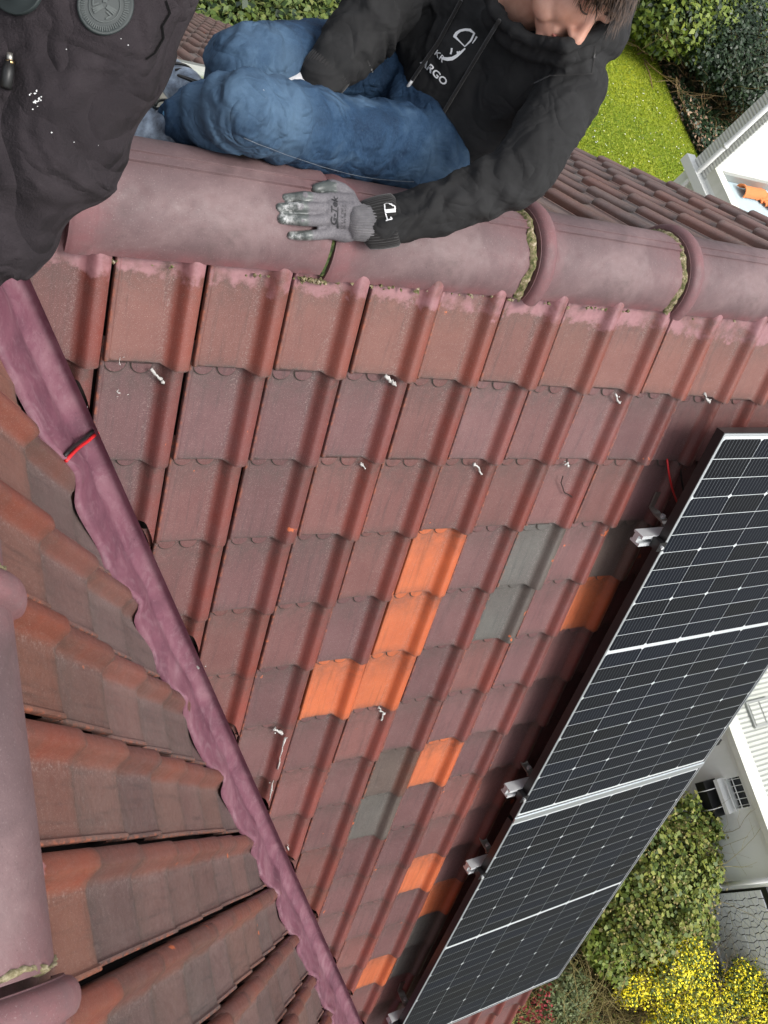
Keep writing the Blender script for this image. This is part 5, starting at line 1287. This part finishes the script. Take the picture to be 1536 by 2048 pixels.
gs = empty('shrub', gz(1440, 1985, 0.), 'dark green low shrub between two yellow flowering shrubs', 'shrub'); bl = [(*gz(px, py, .6), .34, .34, .28) for px, py in ((1430, 1975), (1450, 2000))]
leaves('foliage', bl, 2600, .030, M_DARKLF, gs, 80, .6); twigs('stems', [(b[0], b[1], .05) for b in bl], 12, .7, .01, M_TWIG, gs, 81)
# bare tangle and low plants at the bottom
bt = empty('bare_shrub', gz(1180, 1990, 0.), 'tangle of bare straw-coloured twigs below the lower panel', 'shrub')
bs = [gz(px, py, .0) for px, py in ((1160, 1960), (1210, 1990), (1170, 2030), (1240, 2020), (1130, 2010), (1270, 2040), (1200, 2050), (1150, 1930))]
twigs('twigs', bs, 130, 1.35, .011, M_TWIGY, bt, 90, 1.0, 2, .65)
gp = empty('shrub', gz(1130, 1990, 0.), 'small grey-green leafy shrub by the panel lower corner', 'shrub'); bl = [(*gz(px, py, .3), .32, .32, .22) for px, py in ((1125, 1985), (1140, 2005), (1110, 2005), (1150, 1975))]
leaves('foliage', bl, 2600, .036, M_GREYLF, gp, 91, .8, .5); twigs('stems', [(b[0], b[1], .02) for b in bl], 10, .4, .008, M_TWIG, gp, 92)
rs = empty('red_berry_shrub', gz(1075, 2010, 0.), 'shrub with red berries and pale twigs beside the roof edge', 'shrub'); bl = [(*gz(px, py, .4), r_, r_, r_ * .8) for px, py, r_ in ((1065, 2025, .26), (1085, 2000, .14), (1050, 2040, .26), (1100, 1985, .10), (1095, 2040, .14))]
leaves('berries', bl, 360, .022, M_REDLF, rs, 93, .6, .8, .5, 4)['kind'] = 'stuff'; twigs('stems', [(b[0], b[1], .02) for b in bl], 34, .9, .010, M_TWIGY, rs, 94, 1.)
# ground cover under them
gc = np.random.default_rng(95); n = 9000; P = np.stack([gc.uniform(5.5, 13, n), gc.uniform(-8, -1, n), gc.uniform(.02, .16, n)], 1); P = P[P[:, 0] < XW - .1]
m_ = len(P); a = gc.uniform(0, 6.28, m_); t = np.stack([np.cos(a), np.sin(a), gc.normal(size=m_) * .4], 1) * .045; b = np.stack([-np.sin(a), np.cos(a), gc.normal(size=m_) * .3], 1) * .028
o = np_mesh('ground_cover', np.stack([P - t, P - b, P + t, P + b], 1).reshape(-1, 3), np.arange(4 * m_).reshape(-1, 4), np.repeat(gc.random(m_), 4), M_IVY); tag(o, 'low leafy ground cover under the shrubs at lower right', 'ground cover', kind='stuff')
# border beyond the lawn
lb = empty('leafy_bush', gz(1370, 60, 0.), 'yellow-green leafy bush at the top, right of the worker', 'bush')
bl = [(*gz(px, py, z), r_, r_, r_ * .7) for px, py, z, r_ in ((1300, 30, 1.0, 1.1), (1345, 20, 1.6, 1.4), (1400, 20, 1.8, 1.3), (1370, 60, 1.4, 1.0), (1320, 60, 1.0, .9), (1420, -20, 1.8, 1.5), (1330, -30, 1.6, 1.6))]
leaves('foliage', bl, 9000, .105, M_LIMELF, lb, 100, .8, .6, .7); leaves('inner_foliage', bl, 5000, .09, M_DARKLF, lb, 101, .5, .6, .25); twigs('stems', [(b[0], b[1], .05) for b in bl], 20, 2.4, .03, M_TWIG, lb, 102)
db = empty('dark_bush', gz(1460, 110, 0.), 'large dark evergreen bush at the upper right edge', 'bush')
bl = [(*gz(px, py, z), r_, r_, r_ * .6) for px, py, z, r_ in ((1430, 90, 1.6, 1.3), (1470, 60, 1.8, 1.4), (1480, 120, 1.6, 1.4), (1500, 160, 1.4, 1.3), (1510, 90, 1.6, 1.3), (1440, 130, 1.2, 1.1), (1470, 10, 1.8, 1.4), (1535, 190, 1.3, 1.3), (1530, 140, 1.4, 1.2), (1495, -20, 1.7, 1.3))]
leaves('foliage', bl, 21000, .070, M_DARKLF, db, 104, .8, .6, .7); twigs('stems', [(b[0], b[1], .05) for b in bl], 16, 2., .03, M_TWIG, db, 105)
wb_ = empty('bare_shrub', gz(1440, 210, 0.), 'round brown leafless shrub in front of the dark bush', 'shrub'); bs = [gz(px, py, .0) for px, py in ((1430, 195), (1450, 205), (1435, 225), (1455, 225), (1425, 215))]
twigs('twigs', bs, 120, 1.9, .020, M_TWIG, wb_, 106, .75, 2, .55)
ec = np.random.default_rng(107); V, Q = [], []; E_ = [np.array(p) for p in edge_pts]
o_ = []
for i in range(12000):
    k = ec.integers(0, len(E_) - 1); p = E_[k] + (E_[k + 1] - E_[k]) * ec.random(); off = abs(ec.normal()) * 1.6; p = p + np.array([.62, -.55, 0]) * 0 + np.array([.80, .30, 0]) * off; p[2] = ec.uniform(.03, .30); o_.append((*p, off))
o_ = np.array(o_); P = o_[:, :3]; m_ = len(P); a = ec.uniform(0, 6.28, m_); t = np.stack([np.cos(a), np.sin(a), ec.normal(size=m_) * .4], 1) * .075; b = np.stack([-np.sin(a), np.cos(a), ec.normal(size=m_) * .4], 1) * .045
VV = np.stack([P - t, P - b, P + t, P + b], 1)
dry = (ec.random(m_) < .30 * np.exp(-o_[:, 3] / 1.0) + .03); 
o = np_mesh('ground_cover', VV[~dry].reshape(-1, 3), np.arange(4 * (~dry).sum()).reshape(-1, 4), np.repeat(ec.random((~dry).sum()), 4), M_DARKLF); tag(o, 'dark ground cover along the curved lawn edge', 'ground cover', kind='stuff')
o = np_mesh('fallen_leaves', VV[dry].reshape(-1, 3), np.arange(4 * dry.sum()).reshape(-1, 4), np.repeat(ec.random(dry.sum()), 4), M_DRY); tag(o, 'scattered dry brown leaves along the lawn edge', 'leaves', kind='stuff')
# hedge behind the worker
hg = empty('hedge', gz(540, 30, 0.), 'light green clipped hedge beyond the far roof edge at the top', 'hedge')
bl = [(*gz(px, py, 1.0), 1.2, 1.2, 1.0) for px in range(380, 760, 30) for py in (-70, -20, 30, 80)]
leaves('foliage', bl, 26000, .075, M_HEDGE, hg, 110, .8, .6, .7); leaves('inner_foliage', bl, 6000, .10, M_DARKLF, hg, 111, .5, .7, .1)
# daisies in the lawn
dz = np.random.default_rng(120); n = 170; V = []; Fs = []
for i in range(n):
    p = gz(dz.uniform(1090, 1400), dz.uniform(150, 380), .05); s_ = dz.uniform(.012, .028); a = dz.uniform(0, 1.5)
    V += [p + s_ * np.array([math.cos(a + 1.57 * k), math.sin(a + 1.57 * k), 0]) for k in range(4)]; Fs.append((4 * i, 4 * i + 1, 4 * i + 2, 4 * i + 3))
tag(mesh('daisies', V, Fs, M_WHITE), 'tiny white daisies scattered over the bright lawn', 'flowers', kind='stuff')
# grass blades so that the lawn has a nap
gr = np.random.default_rng(121); n = 60000
px = gr.uniform(1060, 1440, n); py = gr.uniform(10, 400, n); d = np.stack([(px - 768) / F, (py - 1024) / F, np.ones(n)], 1) @ WM.T; P = CAM + d * ((0 - CAM[2]) / d[:, 2])[:, None]
poly = np.array([(p[0], p[1]) for p in lawn_poly]); ins = np.zeros(n, bool); j = len(poly) - 1
for i in range(len(poly)):
    c_ = ((poly[i, 1] > P[:, 1]) != (poly[j, 1] > P[:, 1])) & (P[:, 0] < (poly[j, 0] - poly[i, 0]) * (P[:, 1] - poly[i, 1]) / (poly[j, 1] - poly[i, 1] + 1e-12) + poly[i, 0]); ins ^= c_; j = i
P = P[ins]; m_ = len(P); a = gr.uniform(0, 6.28, m_); w = np.stack([np.cos(a), np.sin(a), 0 * a], 1) * .022; tip = np.stack([gr.normal(size=m_) * .035, gr.normal(size=m_) * .035, gr.uniform(.015, .045, m_)], 1)
o = np_mesh('grass', np.stack([P - w, P + w, P + tip], 1).reshape(-1, 3), np.arange(3 * m_).reshape(-1, 3), np.repeat(gr.random(m_), 3), leaf_mat('grass_blade', [(.11, .18, .010), (.20, .27, .012), (.31, .35, .015), (.40, .42, .05)], .6)); tag(o, 'short yellow-green grass of the lawn', 'grass', kind='stuff')
